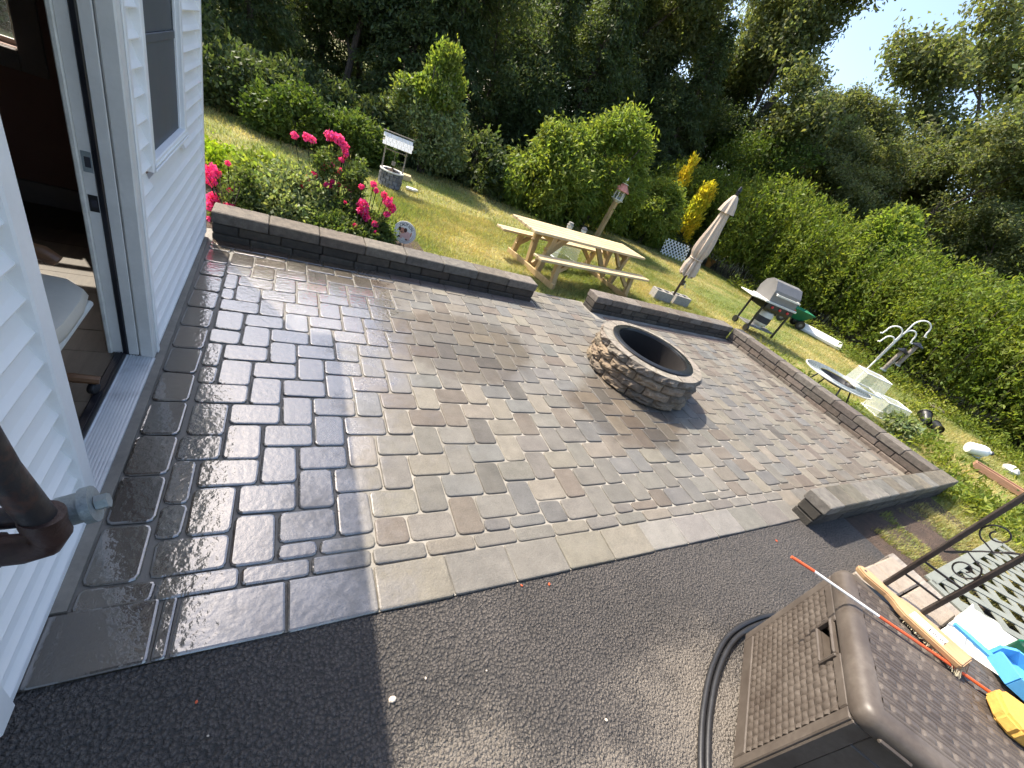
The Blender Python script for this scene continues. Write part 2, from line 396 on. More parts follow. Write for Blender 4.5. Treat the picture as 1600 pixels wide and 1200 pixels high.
def blob_points(n, lobes, shell=.55, gap=1.1, thr=-.15, seed=0.):
    """points in a union of ellipsoids (cx,cy,cz,rx,ry,rz), mostly near the surface, with gaps from noise"""
    out = []; dirs = []; wts = np.array([l[3]*l[4]*l[5] for l in lobes])**.67; wts /= wts.sum()
    L = np.array(lobes)
    while sum(map(len, out)) < n:
        m = n; idx = nr.choice(len(lobes), m, p=wts); d = nr.normal(size=(m, 3)); d /= np.linalg.norm(d, axis=1, keepdims=True)
        r = shell+(1-shell)*nr.uniform(0, 1, m)**.6; r *= nr.uniform(.85, 1.1, m)
        p = L[idx, :3]+d*L[idx, 3:]*r[:, None]
        keep = np.ones(m, bool)
        for j, l in enumerate(lobes):                     # drop points deep inside another lobe
            q = ((p-np.array(l[:3]))/np.array(l[3:])); keep &= ~((np.linalg.norm(q, axis=1) < shell*.8) & (idx != j))
        p = p[keep]; d = d[keep]
        g = np.array([mnoise.noise(Vector((x*gap+seed, y*gap, z*gap))) for x, y, z in p]) if gap else np.zeros(len(p))
        ok = g > thr; out.append(p[ok]); dirs.append(d[ok])
    return np.concatenate(out)[:n], np.concatenate(dirs)[:n]

def limb_tree(h, spread, lean=(0, 0), r0=.16, seed=1, levels=3, first=.3, up=.75):
    """tapered trunk and limbs; returns MB and the limb ends"""
    rg = random.Random(seed); mb = MB(); ends = []
    def grow(p, d, L, r, lv):
        n = 5; pts = [p.copy()]; q = p.copy(); dd = d.copy()
        for i in range(n):
            dd = (dd+Vector((rg.gauss(0, .10), rg.gauss(0, .10), rg.gauss(.03, .06)))).normalized(); q = q+dd*(L/n); pts.append(q.copy())
        mb.tube(pts, r, 7 if lv == 0 else 5, True, lambda t: r*(1-.6*t))
        if lv >= levels: ends.extend([pts[-1], pts[-2], pts[-3]]); return
        nb = rg.randint(4, 6) if lv == 0 else rg.randint(3, 4)
        for b in range(nb):
            t = first+(1-first)*(b+rg.random()*.6)/nb if lv == 0 else .35+.65*(b+rg.random()*.5)/nb
            k = min(int(t*n), n-1); s = pts[k].lerp(pts[k+1], t*n-k); a = rg.uniform(0, 2*PI)
            side = Vector((math.cos(a), math.sin(a), rg.uniform(.0, .7)))
            nd = (dd*up*.6+side*spread).normalized(); grow(s, nd, L*rg.uniform(.42, .62), r*(1-.6*t)*.6, lv+1)
        ends.append(pts[-1])
    grow(Vector((0, 0, -.1)), Vector((lean[0], lean[1], 1)).normalized(), h*.72, r0, 0)
    return mb, ends

# ================================================================== ground
LZ = -.03                                               # lawn level
def sheet(x0, x1, y0, y1, z, nx=1, ny=1, fn=None):
    mb = MB(); xs = np.linspace(x0, x1, nx+1); ys = np.linspace(y0, y1, ny+1)
    vs = [(x, y, z+(fn(x, y) if fn else 0)) for y in ys for x in xs]
    fs = [(j*(nx+1)+i, j*(nx+1)+i+1, (j+1)*(nx+1)+i+1, (j+1)*(nx+1)+i) for j in range(ny) for i in range(nx)]
    mb._add(vs, fs); return mb
def lawn_dz(x, y): return .035*mnoise.noise(Vector((x*.5, y*.5, 3)))-.015
struct('ground', sheet(-150, 220, -120, 260, -.16), 'lawn', 'wide grassy ground reaching away under the trees')
def in_hard(x, y):          # patio, walls, driveway, house footprint
    if x < -.45 and y < 4.15: return True
    if x < 7.3 and .6 < y < 4.3: return True
    if x < 4.55 and y <= .75: return True
    if 2.75 < x < 3.75 and y < 4.43: return True
    return False
mb = MB(); mb._add(*(lambda q: (q.v, q.f))(sheet(-8, 24, 4.28, 16, LZ, 64, 24, lambda x, y: lawn_dz(x, y))))
mb._add(*(lambda q: (q.v, q.f))(sheet(7.22, 24, -4, 4.28, LZ, 34, 17, lambda x, y: lawn_dz(x, y))))
mb._add(*(lambda q: (q.v, q.f))(sheet(4.53, 7.22, -4, .66, LZ, 6, 10, lambda x, y: lawn_dz(x, y)*.3)))
struct('lawn', mb, 'lawn', 'sunny lawn patched with dry yellow grass')
soil = sheet(4.53, 6.9, -.6, .66, LZ+.012, 12, 8, lambda x, y: .012*mnoise.noise(Vector((x*4, y*4, 1)))-.03*max(0, (x-4.9))*max(0, .45-y))
struct('bare_soil', soil, 'soil', 'strip of bare brown soil beside the driveway')
bed = sheet(-.9, 1.55, 4.28, 5.5, LZ+.03, 16, 10, lambda x, y: .03*mnoise.noise(Vector((x*3, y*3, 1))))
struct('flower_bed', bed, 'soil', 'dark soil of the flower bed behind the low wall')
# driveway: a fine grid with real surface relief close to the camera
def asph(x, y): return .006*mnoise.noise(Vector((x*2, y*2, 0)))+.003*mnoise.noise(Vector((x*30, y*30, 4)))
dm = sheet(-1.2, 4.53, -1.2, .7325, -.013, 300, 100, asph); dm._add(*(lambda q: (q.v, q.f))(sheet(-1.2, 4.53, -6, -1.2, -.013)))
o = struct('driveway', dm, 'asphalt', 'black asphalt driveway in front of the patio')
for i, (u, v, s) in enumerate(((613, 1093, .011), (665, 1060, .004), (947, 1125, .006), (1003, 845, .006), (1213, 845, .007), (760, 1048, .003), (307, 1097, .004), (325, 1150, .003), (858, 913, .006), (815, 915, .005))):
    x, y = at(u, v, -.01); q = MB(); q.lathe([(.001, -.5), (.8, -.35), (1, 0), (.75, .4), (.001, .55)], 7, Matrix.Translation((x, y, -.008)) @ Matrix.Rotation(i*1.3, 4, 'Z') @ Matrix.Diagonal((s*1.3, s, s*.8, 1)))
    red = i in (3, 4, 6, 8, 9)
    tag(q.build('pebble', 'orange' if red else 'dirtstone', None, True), 'small pale stone lying on the asphalt' if not red else 'tiny red brick chip on the asphalt', 'pebble', 'red chips on the asphalt' if red else 'pale stones on the asphalt')

# ------------------------------------------------------------------ patio
patio = struct('patio', sheet(-.56, 7.02, .735, 4.44, -.009), 'joint', 'paved patio of tumbled concrete stones in a herringbone')
GREY, TAN, BLUE, BROWN, CHAR = (.138, .128, .112), (.162, .145, .117), (.116, .113, .106), (.124, .104, .085), (.085, .078, .070)
def jit(c, s=.1): k = rnd.uniform(1-s, 1+s); return tuple(max(.02, x*k*rnd.uniform(.985, 1.015)) for x in c)
def paver(mb, x0, x1, y0, y1, zt=0., rad=.024, cham=.006):
    g = .0035 if rad > .0125 else .0018; x0 += g; x1 -= g; y0 += g; y1 -= g
    if x1-x0 < .012 or y1-y0 < .012: return False
    cham = min(cham, rad*.55); rad = min(rad, (x1-x0)*.4, (y1-y0)*.4); cham = min(cham, rad*.55); j = .0025
    def ring(ins, z):
        out = []
        for cx, cy, a0 in ((x1-rad, y1-rad, 0), (x0+rad, y1-rad, 90), (x0+rad, y0+rad, 180), (x1-rad, y0+rad, 270)):
            for k in range(3):
                a = R(a0+k*45); out.append((cx+(rad-ins)*math.cos(a), cy+(rad-ins)*math.sin(a), z))
        return out
    tx, ty = rnd.gauss(0, .006), rnd.gauss(0, .006); dz = rnd.gauss(0, .001); cx, cy = (x0+x1)/2, (y0+y1)/2
    js = [q_ for _ in range(4) for q_ in [(rnd.uniform(-j, j), rnd.uniform(-j, j))]*3]
    r0 = [(x+a, y+b, z) for (x, y, z), (a, b) in zip(ring(0, zt-.045), js)]
    r1 = [(x+a, y+b, zt-cham*.9) for (x, y, z), (a, b) in zip(ring(0, 0), js)]
    r2 = [(x+a, y+b, zt-cham*.25) for (x, y, z), (a, b) in zip(ring(cham*.55, 0), js)]
    r3 = [(x+a, y+b, zt) for (x, y, z), (a, b) in zip(ring(cham*1.6, 0), js)]
    V = [(x, y, z+dz+tx*(x-cx)+ty*(y-cy)) for x, y, z in r0+r1+r2+r3]
    F = [(i*12+k, i*12+(k+1) % 12, (i+1)*12+(k+1) % 12, (i+1)*12+k) for i in range(3) for k in range(12)]+[tuple(36+k for k in range(12))]
    mb._add(V, F); return True
PA, PB = .158, .236; FX0, FX1, FY0, FY1 = -.345, 6.86, 1.012, 3.93
cells = []
for i in range(-40, 70):
    for k in range(-40, 60):
        ox = .141+i*PA+k*PB; oy = 1.483-i*PA+k*PB
        for (a0, a1, b0, b1) in ((ox, ox+PB, oy, oy+PA), (ox-PA, ox, oy+PA-PB, oy+PA)):
            for (rx0, rx1, ry0, ry1) in ((FX0, FX1, FY0, FY1), (2.78, 3.75, FY1, 4.42)):
                c0, c1, d0, d1 = max(a0, rx0), min(a1, rx1), max(b0, ry0), min(b1, ry1)
                if c1-c0 > .03 and d1-d0 > .03:
                    d = math.hypot(math.hypot((c0+c1)/2, (d0+d1)/2), CAMH); cells.append((((c1-c0)*(d1-d0))*CAMH/d**3, c0, c1, d0, d1))
cells.sort(reverse=True)
rest = MB()
for n, (_, x0, x1, y0, y1) in enumerate(cells):
    r_ = rnd.random(); cx, cy = (x0+x1)/2, (y0+y1)/2
    c = jit(GREY if r_ < .42 else TAN if r_ < .64 else BLUE if r_ < .82 else BROWN if r_ < .95 else CHAR, .13)
    if cx > 4.6 and rnd.random() < .5: c = jit(BROWN if rnd.random() < .5 else TAN, .12)
    m_ = MB() if n < 300 else rest; m_.cc = c
    if paver(m_, x0, x1, y0, y1) and n < 300: m_.build('paver', 'paver', patio)
tag(rest.build('far_pavers', 'paver', patio), kind='stuff')
# border courses: beside the house, narrow soldier course, big front slabs, brown course along the walls
def course(name, rects, tones, rad=.02):
    for x0, x1, y0, y1 in rects:
        q = MB(); q.cc = jit(rnd.choice(tones), .12)
        if paver(q, x0, x1, y0, y1, rnd.uniform(0, .001), rad): q.build(name, 'paver', patio)
course('border_paver', [(-.50, -.345, 1.012+i*.236, 1.012+(i+1)*.236) for i in range(12)]+[(-.50, -.345, 3.844, 3.93)], [CHAR, GREY, BROWN], .026)
xs = [-.50, -.297]; 
while xs[-1] < 3.9: xs.append(xs[-1]+.246+rnd.uniform(-.006, .006))
course('soldier_paver', [(a, b, .928, 1.012) for a, b in zip(xs, xs[1:])], [GREY, GREY, TAN], .018)
xs = [-.222]
while xs[-1] < 3.75: xs.append(xs[-1]+.325)
course('front_slab', [(a, b, .732, .928) for a, b in zip(xs, xs[1:])], [GREY, TAN, (.175, .165, .15)], .012)
course('front_slab', [(-.565, -.272, .73, .94)], [(.10, .093, .085)], .012)
course('soldier_paver', [(-.27, -.224, .735, .935)], [(.11, .105, .10)], .01)
xs = [-.5]
while xs[-1] < 6.95: xs.append(min(xs[-1]+.30+rnd.uniform(-.02, .02), 7.0))
course('border_paver', [(a, b, 3.93, 4.05) for a, b in zip(xs, xs[1:]) if b < 2.9 or a > 3.7], [BROWN, (.13, .10, .085)], .012)
course('border_paver', [(6.86, 6.998, .95+i*.236, .95+(i+1)*.236) for i in range(13)], [BROWN, TAN], .012)
xs = [3.86+i*.25 for i in range(13)]
course('soldier_paver', [(a, b, .85, 1.012) for a, b in zip(xs, xs[1:]) if b < 7], [TAN, GREY, BROWN], .012)
cs = MB(); cs.prism([(-.60, .94), (-.503, .94), (-.499, 1.6), (-.504, 2.3), (-.512, 3.2), (-.52, 4.04), (-.60, 4.04)], -.03, .006)
struct('concrete_strip', cs, 'concrete', 'narrow grey concrete strip between house wall and pavers')

# ------------------------------------------------------------------ low walls
WT = [(.070, .058, .045), (.055, .046, .037), (.085, .07, .053), (.048, .042, .035), (.066, .052, .04)]  # block tones darkened: shade of the wall fronts is put into the colour
def low_wall(name, label, p0, ang, length, depth, courses, lens, cap=None, tones=WT, end=True):
    """courses: (z0,z1,inset) from the bottom; blocks are laid from p0 along ang, front face at local y=0"""
    t = thing(name, label, 'wall', (p0[0], p0[1], 0), ang)
    for ci, (z0, z1, ins) in enumerate(courses):
        x = 0.; first = True
        while x < length-.02:
            L = rnd.uniform(*lens); L = L*(.55 if first and ci % 2 else 1)
            if length-x-L < .1: L = length-x
            q = MB(); q.cc = jit(rnd.choice(tones), .14); e = rnd.uniform(-.004, .004)
            q.box(x+.002, x+L-.002, ins+e, depth-ins-.004, z0+.0015, z1-.0015, None, .010); q.build('block', 'block', t); x += L; first = False
    if cap:
        z0, z1, L0, ov, tn = cap; n = max(1, round((length)/L0)); L = length/n
        for i in range(n):
            q = MB(); q.cc = jit(rnd.choice(tn), .1); d = rnd.uniform(-.003, .003)
            q.box(i*L+.0025-(ov if i == 0 else 0), (i+1)*L-.0025+(ov if i == n-1 else 0), -ov+d, depth+ov, z0, z1+rnd.uniform(-.001, .001), None, .008); q.build('cap_stone', 'block', t)
    return t
CAPT = [(.145, .122, .098), (.16, .138, .113), (.12, .098, .076), (.14, .128, .11)]  # cap tones paler than the blocks: sunlight on the tops painted in
low_wall('garden_wall', 'low dark-fronted stone wall in front of the pink roses, ending at the lawn gap', (-.50, 4.055), 0, 3.24, .23, [(-.03, .045, .006), (.045, .135, .010)], (.22, .36), (.136, .232, .40, .002, CAPT))
low_wall('garden_wall', 'low stone wall behind the fire pit, below the closed parasol', (3.78, 4.13), 0, 3.22, .24, [(-.03, .05, .004), (.05, .14, .006)], (.20, .38), (.141, .234, .30, .002, CAPT))
low_wall('garden_wall', 'long low brown stone wall along the far side, next to the barbecue', (7.0, 4.128), -PI/2, 3.275, -.0+.24, [(-.03, .05, .004), (.05, .145, .004)], (.18, .36), (.146, .240, .33, .002, [(.13, .11, .09), (.15, .13, .11), (.12, .10, .085)]), [(.145, .112, .088), (.12, .095, .075), (.155, .125, .10), (.10, .084, .07)])
low_wall('garden_wall', 'short front wall with flat cap stones, ending in an open stub by the driveway', (3.83, .655), 0, 3.41, .185, [(-.05, .06, .01), (.06, .155, .008)], (.2, .36), (.156, .25, .243, .006, [(.13, .113, .085), (.15, .138, .12), (.115, .104, .08), (.14, .132, .118)]))

# ------------------------------------------------------------------ fire pit
fp = thing('fire_pit', 'round fire pit of rough split stone with a black steel ring', 'fire pit', (3.41, 2.61, 0), R(8))
NB, RO, RI, HB = 12, .585, .425, .0885
for row in range(4):
    for b in range(NB):
        a0 = 2*PI*(b+(.5 if row % 2 else 0))/NB+.006; a1 = a0+2*PI/NB-.012; z0 = row*HB+.001; z1 = (row+1)*HB-.001
        q = MB(); q.cc = jit((.25, .19, .128) if rnd.random() < .6 else (.185, .148, .108), .15); nu, nv = 11, 6; s = rnd.uniform(0, 99); V = []; F = []
        if row == 3: q.cc = jit((.22, .185, .15), .06)
        ro = RO-.008*(row == 3)
        for j in range(nv+1):
            for i in range(nu+1):
                u, v = i/nu, j/nv; a = a0+(a1-a0)*u; e = min(u, 1-u, v, 1-v)*4
                e = min(1, e); dd = .020*mnoise.noise(Vector((u*5+s, v*2.4, s)))+.022*mnoise.noise(Vector((u*11+s, v*5, s)))
                rr = ro-.036*(1-e)**1.5+dd*(.25+.75*e)
                if j == nv and row == 3: rr = ro-.012+.004*mnoise.noise(Vector((u*6+s, 0, 0)))
                V.append((rr*math.cos(a), rr*math.sin(a), z0+(z1-z0)*v))
        F = [(j*(nu+1)+i, j*(nu+1)+i+1, (j+1)*(nu+1)+i+1, (j+1)*(nu+1)+i) for j in range(nv) for i in range(nu)]
        top = len(V)
        for i in range(nu+1):
            a = a0+(a1-a0)*i/nu; V.append((RI*math.cos(a), RI*math.sin(a), z1)); 
        for i in range(nu+1):
            a = a0+(a1-a0)*i/nu; V.append((RI*math.cos(a), RI*math.sin(a), z0))
        F += [(nv*(nu+1)+i, nv*(nu+1)+i+1, top+i+1, top+i) for i in range(nu)]+[(top+i, top+i+1, top+nu+2+i, top+nu+1+i) for i in range(nu)]
        F += [tuple(j*(nu+1) for j in range(nv+1))+(top, top+nu+1), tuple(j*(nu+1)+nu for j in range(nv, -1, -1))+(top+2*nu+1, top+nu)]
        q._add(V, F); o = q.build('block', 'rock', fp)
        o.location.x += rnd.gauss(0, .0015); o.location.y += rnd.gauss(0, .0015)
        if row == 3:
            c = MB(); c.cc = jit((.25, .22, .18), .07); n = 8
            V = []; 
            for zz in (z1+.0005, z1+.004):
                for i in range(n+1):
                    a = a0+.003+(a1-a0-.006)*i/n; V += [(RI*math.cos(a), RI*math.sin(a), zz), ((ro-.014)*math.cos(a), (ro-.014)*math.sin(a), zz)]
            k = 2*(n+1); F = [(k+2*i, k+2*i+1, k+2*i+3, k+2*i+2) for i in range(n)]+[(2*i+1, 2*i+3, k+2*i+3, k+2*i+1) for i in range(n)]+[(0, 1, k+1, k), (2*n, k+2*n, k+2*n+1, 2*n+1)]
            c._add(V, F); c.build('top_face', 'block', o)
q = MB(); q.lathe([(.395, .02), (.395, .352), (.40, .362), (.455, .362), (.458, .368), (.45, .374), (.392, .374), (.386, .366), (.386, .02)], 48, None, True); q.build('steel_ring', 'steel', fp, True)
q = MB(); q.lathe([(.3845, .03), (.3845, .35), (.380, .35), (.380, .03)], 48, None, True); q.build('ring_liner', 'soot', fp, True)
q = MB(); n_ = 24; q._add([(r_*math.cos(2*PI*k/n_), r_*math.sin(2*PI*k/n_), .05+.02*mnoise.noise(Vector((r_*9*math.cos(2*PI*k/n_), r_*9*math.sin(2*PI*k/n_), 2)))) for r_ in (.38, .25, .12, .01) for k in range(n_)], [(i*n_+k, i*n_+(k+1) % n_, (i+1)*n_+(k+1) % n_, (i+1)*n_+k) for i in range(3) for k in range(n_)]); q.build('ash_bed', 'ash', fp)
q = MB(); 
for k in range(5): a = k*1.3; q.tube([(.2*math.cos(a), .2*math.sin(a), .075), (-.12*math.cos(a+.4), -.15*math.sin(a+.4), .09)], .022, 6)
q.build('charred_wood', 'soot', fp)

# ================================================================== house
house = thing('house', 'white vinyl sided house wall with window and open doorway', 'house', (0, 0, 0))
SP = .0985; WX = -.55
def board(y0, y1, z, p=SP, parent=house):
    q = MB(); prof = [(-.596, z), (-.5405, z), (-.5395, z+.005), (-.5520, z+p*.28), (-.5640, z+p*.62), (-.5740, z+p+.004), (-.596, z+p+.004)]
    n = len(prof); V = [(x, y, zz) for y in (y0, y1) for x, zz in prof]
    q._add(V, [tuple(range(n))[::-1], tuple(n+k for k in range(n))]+[(k, (k+1) % n, n+(k+1) % n, n+k) for k in range(n)])
    q.build('siding_board', 'siding', parent)
W_Y0, W_Y1, W_Z0, W_Z1 = 2.56, 3.395, .895, 1.98
for k in range(24):
    z = .04+k*SP-.003
    if z > 2.24: break
    if z+SP > W_Z0+.02 and z < W_Z1: board(2.365, W_Y0+.01, z); board(W_Y1-.01, 4.055, z)
    else: board(2.365, 4.055, z)
    board(-1.6, 1.283, z-.012 if k else z)
    if z > 2.08: board(1.283, 2.365, z)
q = MB(); q.box(-.575, -.538, 4.05, 4.10, .03, 2.28, None, .004); q.box(-.62, -.575, 4.085, 4.10, .03, 2.28); q.build('corner_post', 'trim', house)
q = MB(); q.box(-.60, -.543, 2.367, 4.05, .012, .036, None, .003); q.build('starter_strip', 'trim', house)
q = MB(); q.box(-.60, -.540, -1.6, 1.27, .004, .036, None, .003); q.build('starter_strip', 'trim', house)
q = MB()                                                   # sheathing behind the siding, with openings for door and window
for b in ((-.70, -.597, -1.6, 1.30, -.1, 2.3), (-.70, -.597, 2.365, 2.60, -.1, 2.3), (-.70, -.597, 3.36, 4.08, -.1, 2.3), (-.70, -.597, 2.60, 3.36, -.1, .93), (-.70, -.597, 2.60, 3.36, 1.94, 2.3), (-.70, -.597, 1.30, 2.365, 2.07, 2.3)): q.box(*b)
q.build('wall_core', 'brown_wall', house)
q = MB(); q.box(-.70, -.58, -1.6, 4.06, -.3, -.001); q.build('foundation', 'concrete', house)
# window
wi = MB(); f_ = .045
for b in ((-.60, -.530, W_Y0, W_Y0+f_, W_Z0, W_Z1), (-.60, -.530, W_Y1-f_, W_Y1, W_Z0, W_Z1), (-.60, -.528, W_Y0+f_, W_Y1-f_, W_Z0, W_Z0+f_+.005), (-.60, -.530, W_Y0+f_, W_Y1-f_, W_Z1-f_, W_Z1)): wi.box(*b, None, .004)
win = wi.build('window', 'trim', house)
q = MB(); q.box(-.528, -.520, W_Y0+.01, W_Y1-.01, W_Z0+.004, W_Z0+.016, None, .002); q.box(-.5278, -.523, W_Y0+.02, W_Y1-.02, W_Z0+.022, W_Z0+.032, None, .001); q.build('window_sill', 'trim', win)
q = MB(); q.box(-.572, -.566, W_Y0+f_, W_Y1-f_, 1.42, W_Z1-f_); q.build('upper_pane', 'screen', win)
q = MB(); q.box(-.566, -.561, W_Y0+f_, W_Y1-f_, W_Z0+f_, 1.395); q.build('lower_screen', 'screen', win)
q = MB(); q.box(-.5655, -.557, W_Y0+f_, W_Y1-f_, 1.385, 1.42, None, .002); q.build('meeting_rail', 'dark_trim' if 0 else 'screen', win)
for yy in (W_Y0+f_, W_Y1-f_-.012):
    q = MB(); q.box(-.561, -.553, yy, yy+.012, W_Z0+f_, W_Z1-f_); q.build('screen_frame', 'trim', win)
# doorway
dr = MB(); dr.box(-.598, -.540, 2.283, 2.362, .012, 2.10, None, .006); dfr = dr.build('door_frame', 'jamb', house)
q = MB(); q.box(-.540, -.533, 2.34, 2.372, .012, 2.10, None, .002); q.box(-.56, -.541, 2.3625, 2.374, .012, 2.10); q.build('channel_trim', 'trim', dfr)
q = MB(); q.box(-.640, -.601, 2.281, 2.362, .03, 2.08, None, .002); q.build('jamb', 'jamb', dfr)
q = MB(); q.box(-.662, -.640, 2.276, 2.36, .03, 2.08, None, .004); q.build('weatherstrip', 'gasket', dfr)
q = MB(); q.box(-.70, -.662, 2.281, 2.36, .03, 2.08, None, .002); q.build('jamb', 'jamb', dfr)
q = MB(); q.box(-.718, -.700, 2.27, 2.36, .03, 2.08, None, .004); q.build('inner_casing', 'offwhite', dfr)
for z0, z1, mt in ((.925, 1.005, 'galv'), (.765, .835, 'black')):
    q = MB(); q.box(-.694, -.664, 2.2785, 2.2805, z0, z1, None, .0008); st = q.build('strike_plate', 'galv' if mt == 'galv' else 'black', dfr)
    q = MB(); q.box(-.686, -.668, 2.2775, 2.2784, z0+.02, z1-.02); q.build('latch_hole', 'ink', st)
q = MB(); q.box(-.60, -.528, 1.283, 1.318, .004, 2.10, None, .005); q.build('channel_trim', 'trim', dfr)
q = MB(); q.box(-.60, -.534, 1.3185, 1.372, .006, 2.10, None, .006); q.build('casing', 'trim', dfr)
q = MB(); q.box(-.70, -.601, 1.30, 1.368, .03, 2.08, None, .003); q.build('jamb', 'jamb', dfr)
q = MB(); q.box(-.60, -.54, 1.374, 2.281, 2.05, 2.10, None, .005); q.box(-.70, -.601, 1.37, 2.28, 2.05, 2.07); q.build('head_casing', 'trim', dfr)
si = MB(); prof = [(-.648, .012), (-.541, .0075), (-.536, .012), (-.536, .020)]; x = -.540
n_r = 9; dx = .100/n_r
for k in range(n_r):
    xx = -.540-k*dx; zz = .020+.011*(k/n_r); prof += [(xx, zz), (xx-dx*.55, zz+.0007), (xx-dx*.6, zz-.003), (xx-dx*.95, zz-.003)]
prof += [(-.645, .031), (-.648, .031)]
n = len(prof); V = [(a, y, b) for y in (1.374, 2.2815) for a, b in prof]; si._add(V, [tuple(range(n))[::-1], tuple(n+k for k in range(n))]+[(k, (k+1) % n, n+(k+1) % n, n+k) for k in range(n)]); si.build('door_sill', 'sill', house)
q = MB(); q.box(-.692, -.6485, 1.374, 2.2755, .012, .045, None, .006); q.box(-.668, -.662, 1.38, 2.27, .0455, .049); q.build('threshold', 'gasket', house)
# room inside
q = MB()
for k in range(22): q.box(-3.6, -.693, -.2+k*.19+.001, -.2+(k+1)*.19-.001, .0, .038+.0006*(k % 3))
q.build('room_floor', 'floorwood', house)
q = MB(); IY = 3.965; OX0, OX1, OZ0, OZ1 = -2.25, -1.40, .97, 1.70
for b in ((-3.6, OX0, IY, 4.08, .0, 2.3), (OX1, -.701, IY, 4.08, .0, 2.3), (OX0, OX1, IY, 4.08, .0, OZ0), (OX0, OX1, IY, 4.08, OZ1, 2.3), (-3.7, -3.6, -.3, 4.08, 0, 2.3), (-3.6, -.701, -.3, -.2, 0, 2.3), (-3.7, -.701, -.3, 4.08, 2.3, 2.36)): q.box(*b)
q.build('room_wall', 'brown_wall', house)
q = MB(); q.box(-3.6, -.72, IY-.016, IY-.001, .039, .19, None, .004); q.build('baseboard', 'dark_trim', house)
iw = MB()
for b in ((OX1, OX1+.115, IY-.022, IY-.001, OZ0-.115, OZ1+.1), (OX0-.115, OX0, IY-.022, IY-.001, OZ0-.115, OZ1+.1), (OX0+.001, OX1-.001, IY-.022, IY-.001, OZ0-.115, OZ0-.002), (OX0+.001, OX1-.001, IY-.022, IY-.001, OZ1+.002, OZ1+.1)): iw.box(*b, None, .004)
iwo = iw.build('room_window', 'dark_trim', house)
q = MB(); q.box(OX0, OX1, IY-.05, IY-.023, OZ0-.03, OZ0-.004, None, .004); q.build('stool', 'dark_trim', iwo)
q = MB(); q.box(OX0+.01, OX1-.01, 4.02, 4.04, 1.235, 1.285); q.box(OX0, OX0+.03, 4.02, 4.04, OZ0, OZ1); q.box(OX1-.03, OX1, 4.02, 4.04, OZ0, OZ1); q.box(OX0+.03, OX1-.03, 4.02, 4.04, OZ0, OZ0+.03); q.build('sash', 'offwhite', iwo)
gt = NT('clear_glass'); gt.col((.9, .95, .95)); gt.set(Roughness=.05); gt.b.inputs['Alpha'].default_value = .12; M['clear'] = gt.m
q = MB(); q.box(OX0+.03, OX1-.03, 4.028, 4.031, OZ0+.03, 1.235); q.box(OX0+.03, OX1-.03, 4.028, 4.031, 1.285, OZ1); q.build('pane', 'clear', iwo)
# eave, gutter, roof
q = MB(); EX, EZ, EY = -.452, 2.30, 4.44
q.box(-.70, -.535, -1.8, EY-.02, EZ-.04, EZ-.02); q.build('soffit', 'trim', house)
q = MB(); q.tube([(EX-.055, -1.8, EZ+.01), (EX-.055, EY, EZ+.01)], .055, 10); q.build('gutter', 'trim', house, True)
q = MB(); q.prism([(-.48, EZ+.03), (-.48, EZ+.06), (-3.8, EZ+1.3), (-3.8, EZ+1.2)], -1.8, EY, Matrix(((1, 0, 0, 0), (0, 0, 1, 0), (0, 1, 0, 0), (0, 0, 0, 1)))); q.build('roof', 'roofing', house)
q = MB(); q.prism([(-.52, EZ-.03), (-.52, EZ+.03), (-3.7, EZ+1.2), (-3.7, EZ-.03)], 4.0, 4.09, Matrix(((1, 0, 0, 0), (0, 0, 1, 0), (0, 1, 0, 0), (0, 0, 0, 1)))); q.build('gable_wall', 'siding', house)
q = MB(); q.box(-3.72, -.62, 4.082, 4.095, -.1, .96); q.box(-3.72, -2.26, 4.082, 4.095, .96, 1.62); q.box(-1.39, -.62, 4.082, 4.095, .96, 1.62); q.box(-3.72, -.62, 4.082, 4.095, 1.62, 2.28); q.build('gable_siding', 'siding', house)
# chair in the room: cream seat, wooden arm, wooden foot with caster
ch = thing('desk_chair', 'cream padded chair with wooden arms inside the doorway', 'chair', (-.97, 1.93, .04), 0)
q = MB(); sh = []
prof = [(.02, .355), (.27, .355), (.30, .372), (.312, .405), (.30, .438), (.25, .455), (.02, .462)]
q = MB(); nq = 20
V = []; 
for r_, z in prof:
    for k in range(nq):
        a = 2*PI*k/nq; c_, s_ = math.cos(a), math.sin(a); e = 4.; rr = r_/((abs(c_)**e+abs(s_)**e)**(1/e)); V.append((rr*c_*.92, rr*s_*.92, z))
q._add(V, [(i*nq+k, i*nq+(k+1) % nq, (i+1)*nq+(k+1) % nq, (i+1)*nq+k) for i in range(len(prof)-1) for k in range(nq)]+[tuple(range(nq))[::-1], tuple((len(prof)-1)*nq+k for k in range(nq))])
q.build('seat', 'cream', ch, True)
q = MB(); q.box(-.24, .265, -.25, .25, .325, .353, None, .008); q.build('seat_base', 'offwhite', ch)
q = MB(); q.tube([(0, 0, .06), (0, 0, .33)], .035, 12); q.build('pedestal', 'steel', ch)
for k in range(5):
    a = R(4+72*k); q = MB(); q.tube([(.03*math.cos(a), .03*math.sin(a), .10), (.17*math.cos(a), .17*math.sin(a), .095), (.31*math.cos(a), .31*math.sin(a), .075)], .022, 8, True, lambda t: .028-.01*t); lg = q.build('foot', 'chairwood', ch, True)
    q = MB(); q.lathe([(.001, -.013), (.024, -.013), (.028, -.008), (.028, .008), (.024, .013), (.001, .013)], 14, Matrix.Translation((.285*math.cos(a), .285*math.sin(a), .030)) @ Matrix.Rotation(a+1.2, 4, 'Z') @ Matrix.Rotation(PI/2, 4, 'X')); q.build('caster', 'black', lg, True)
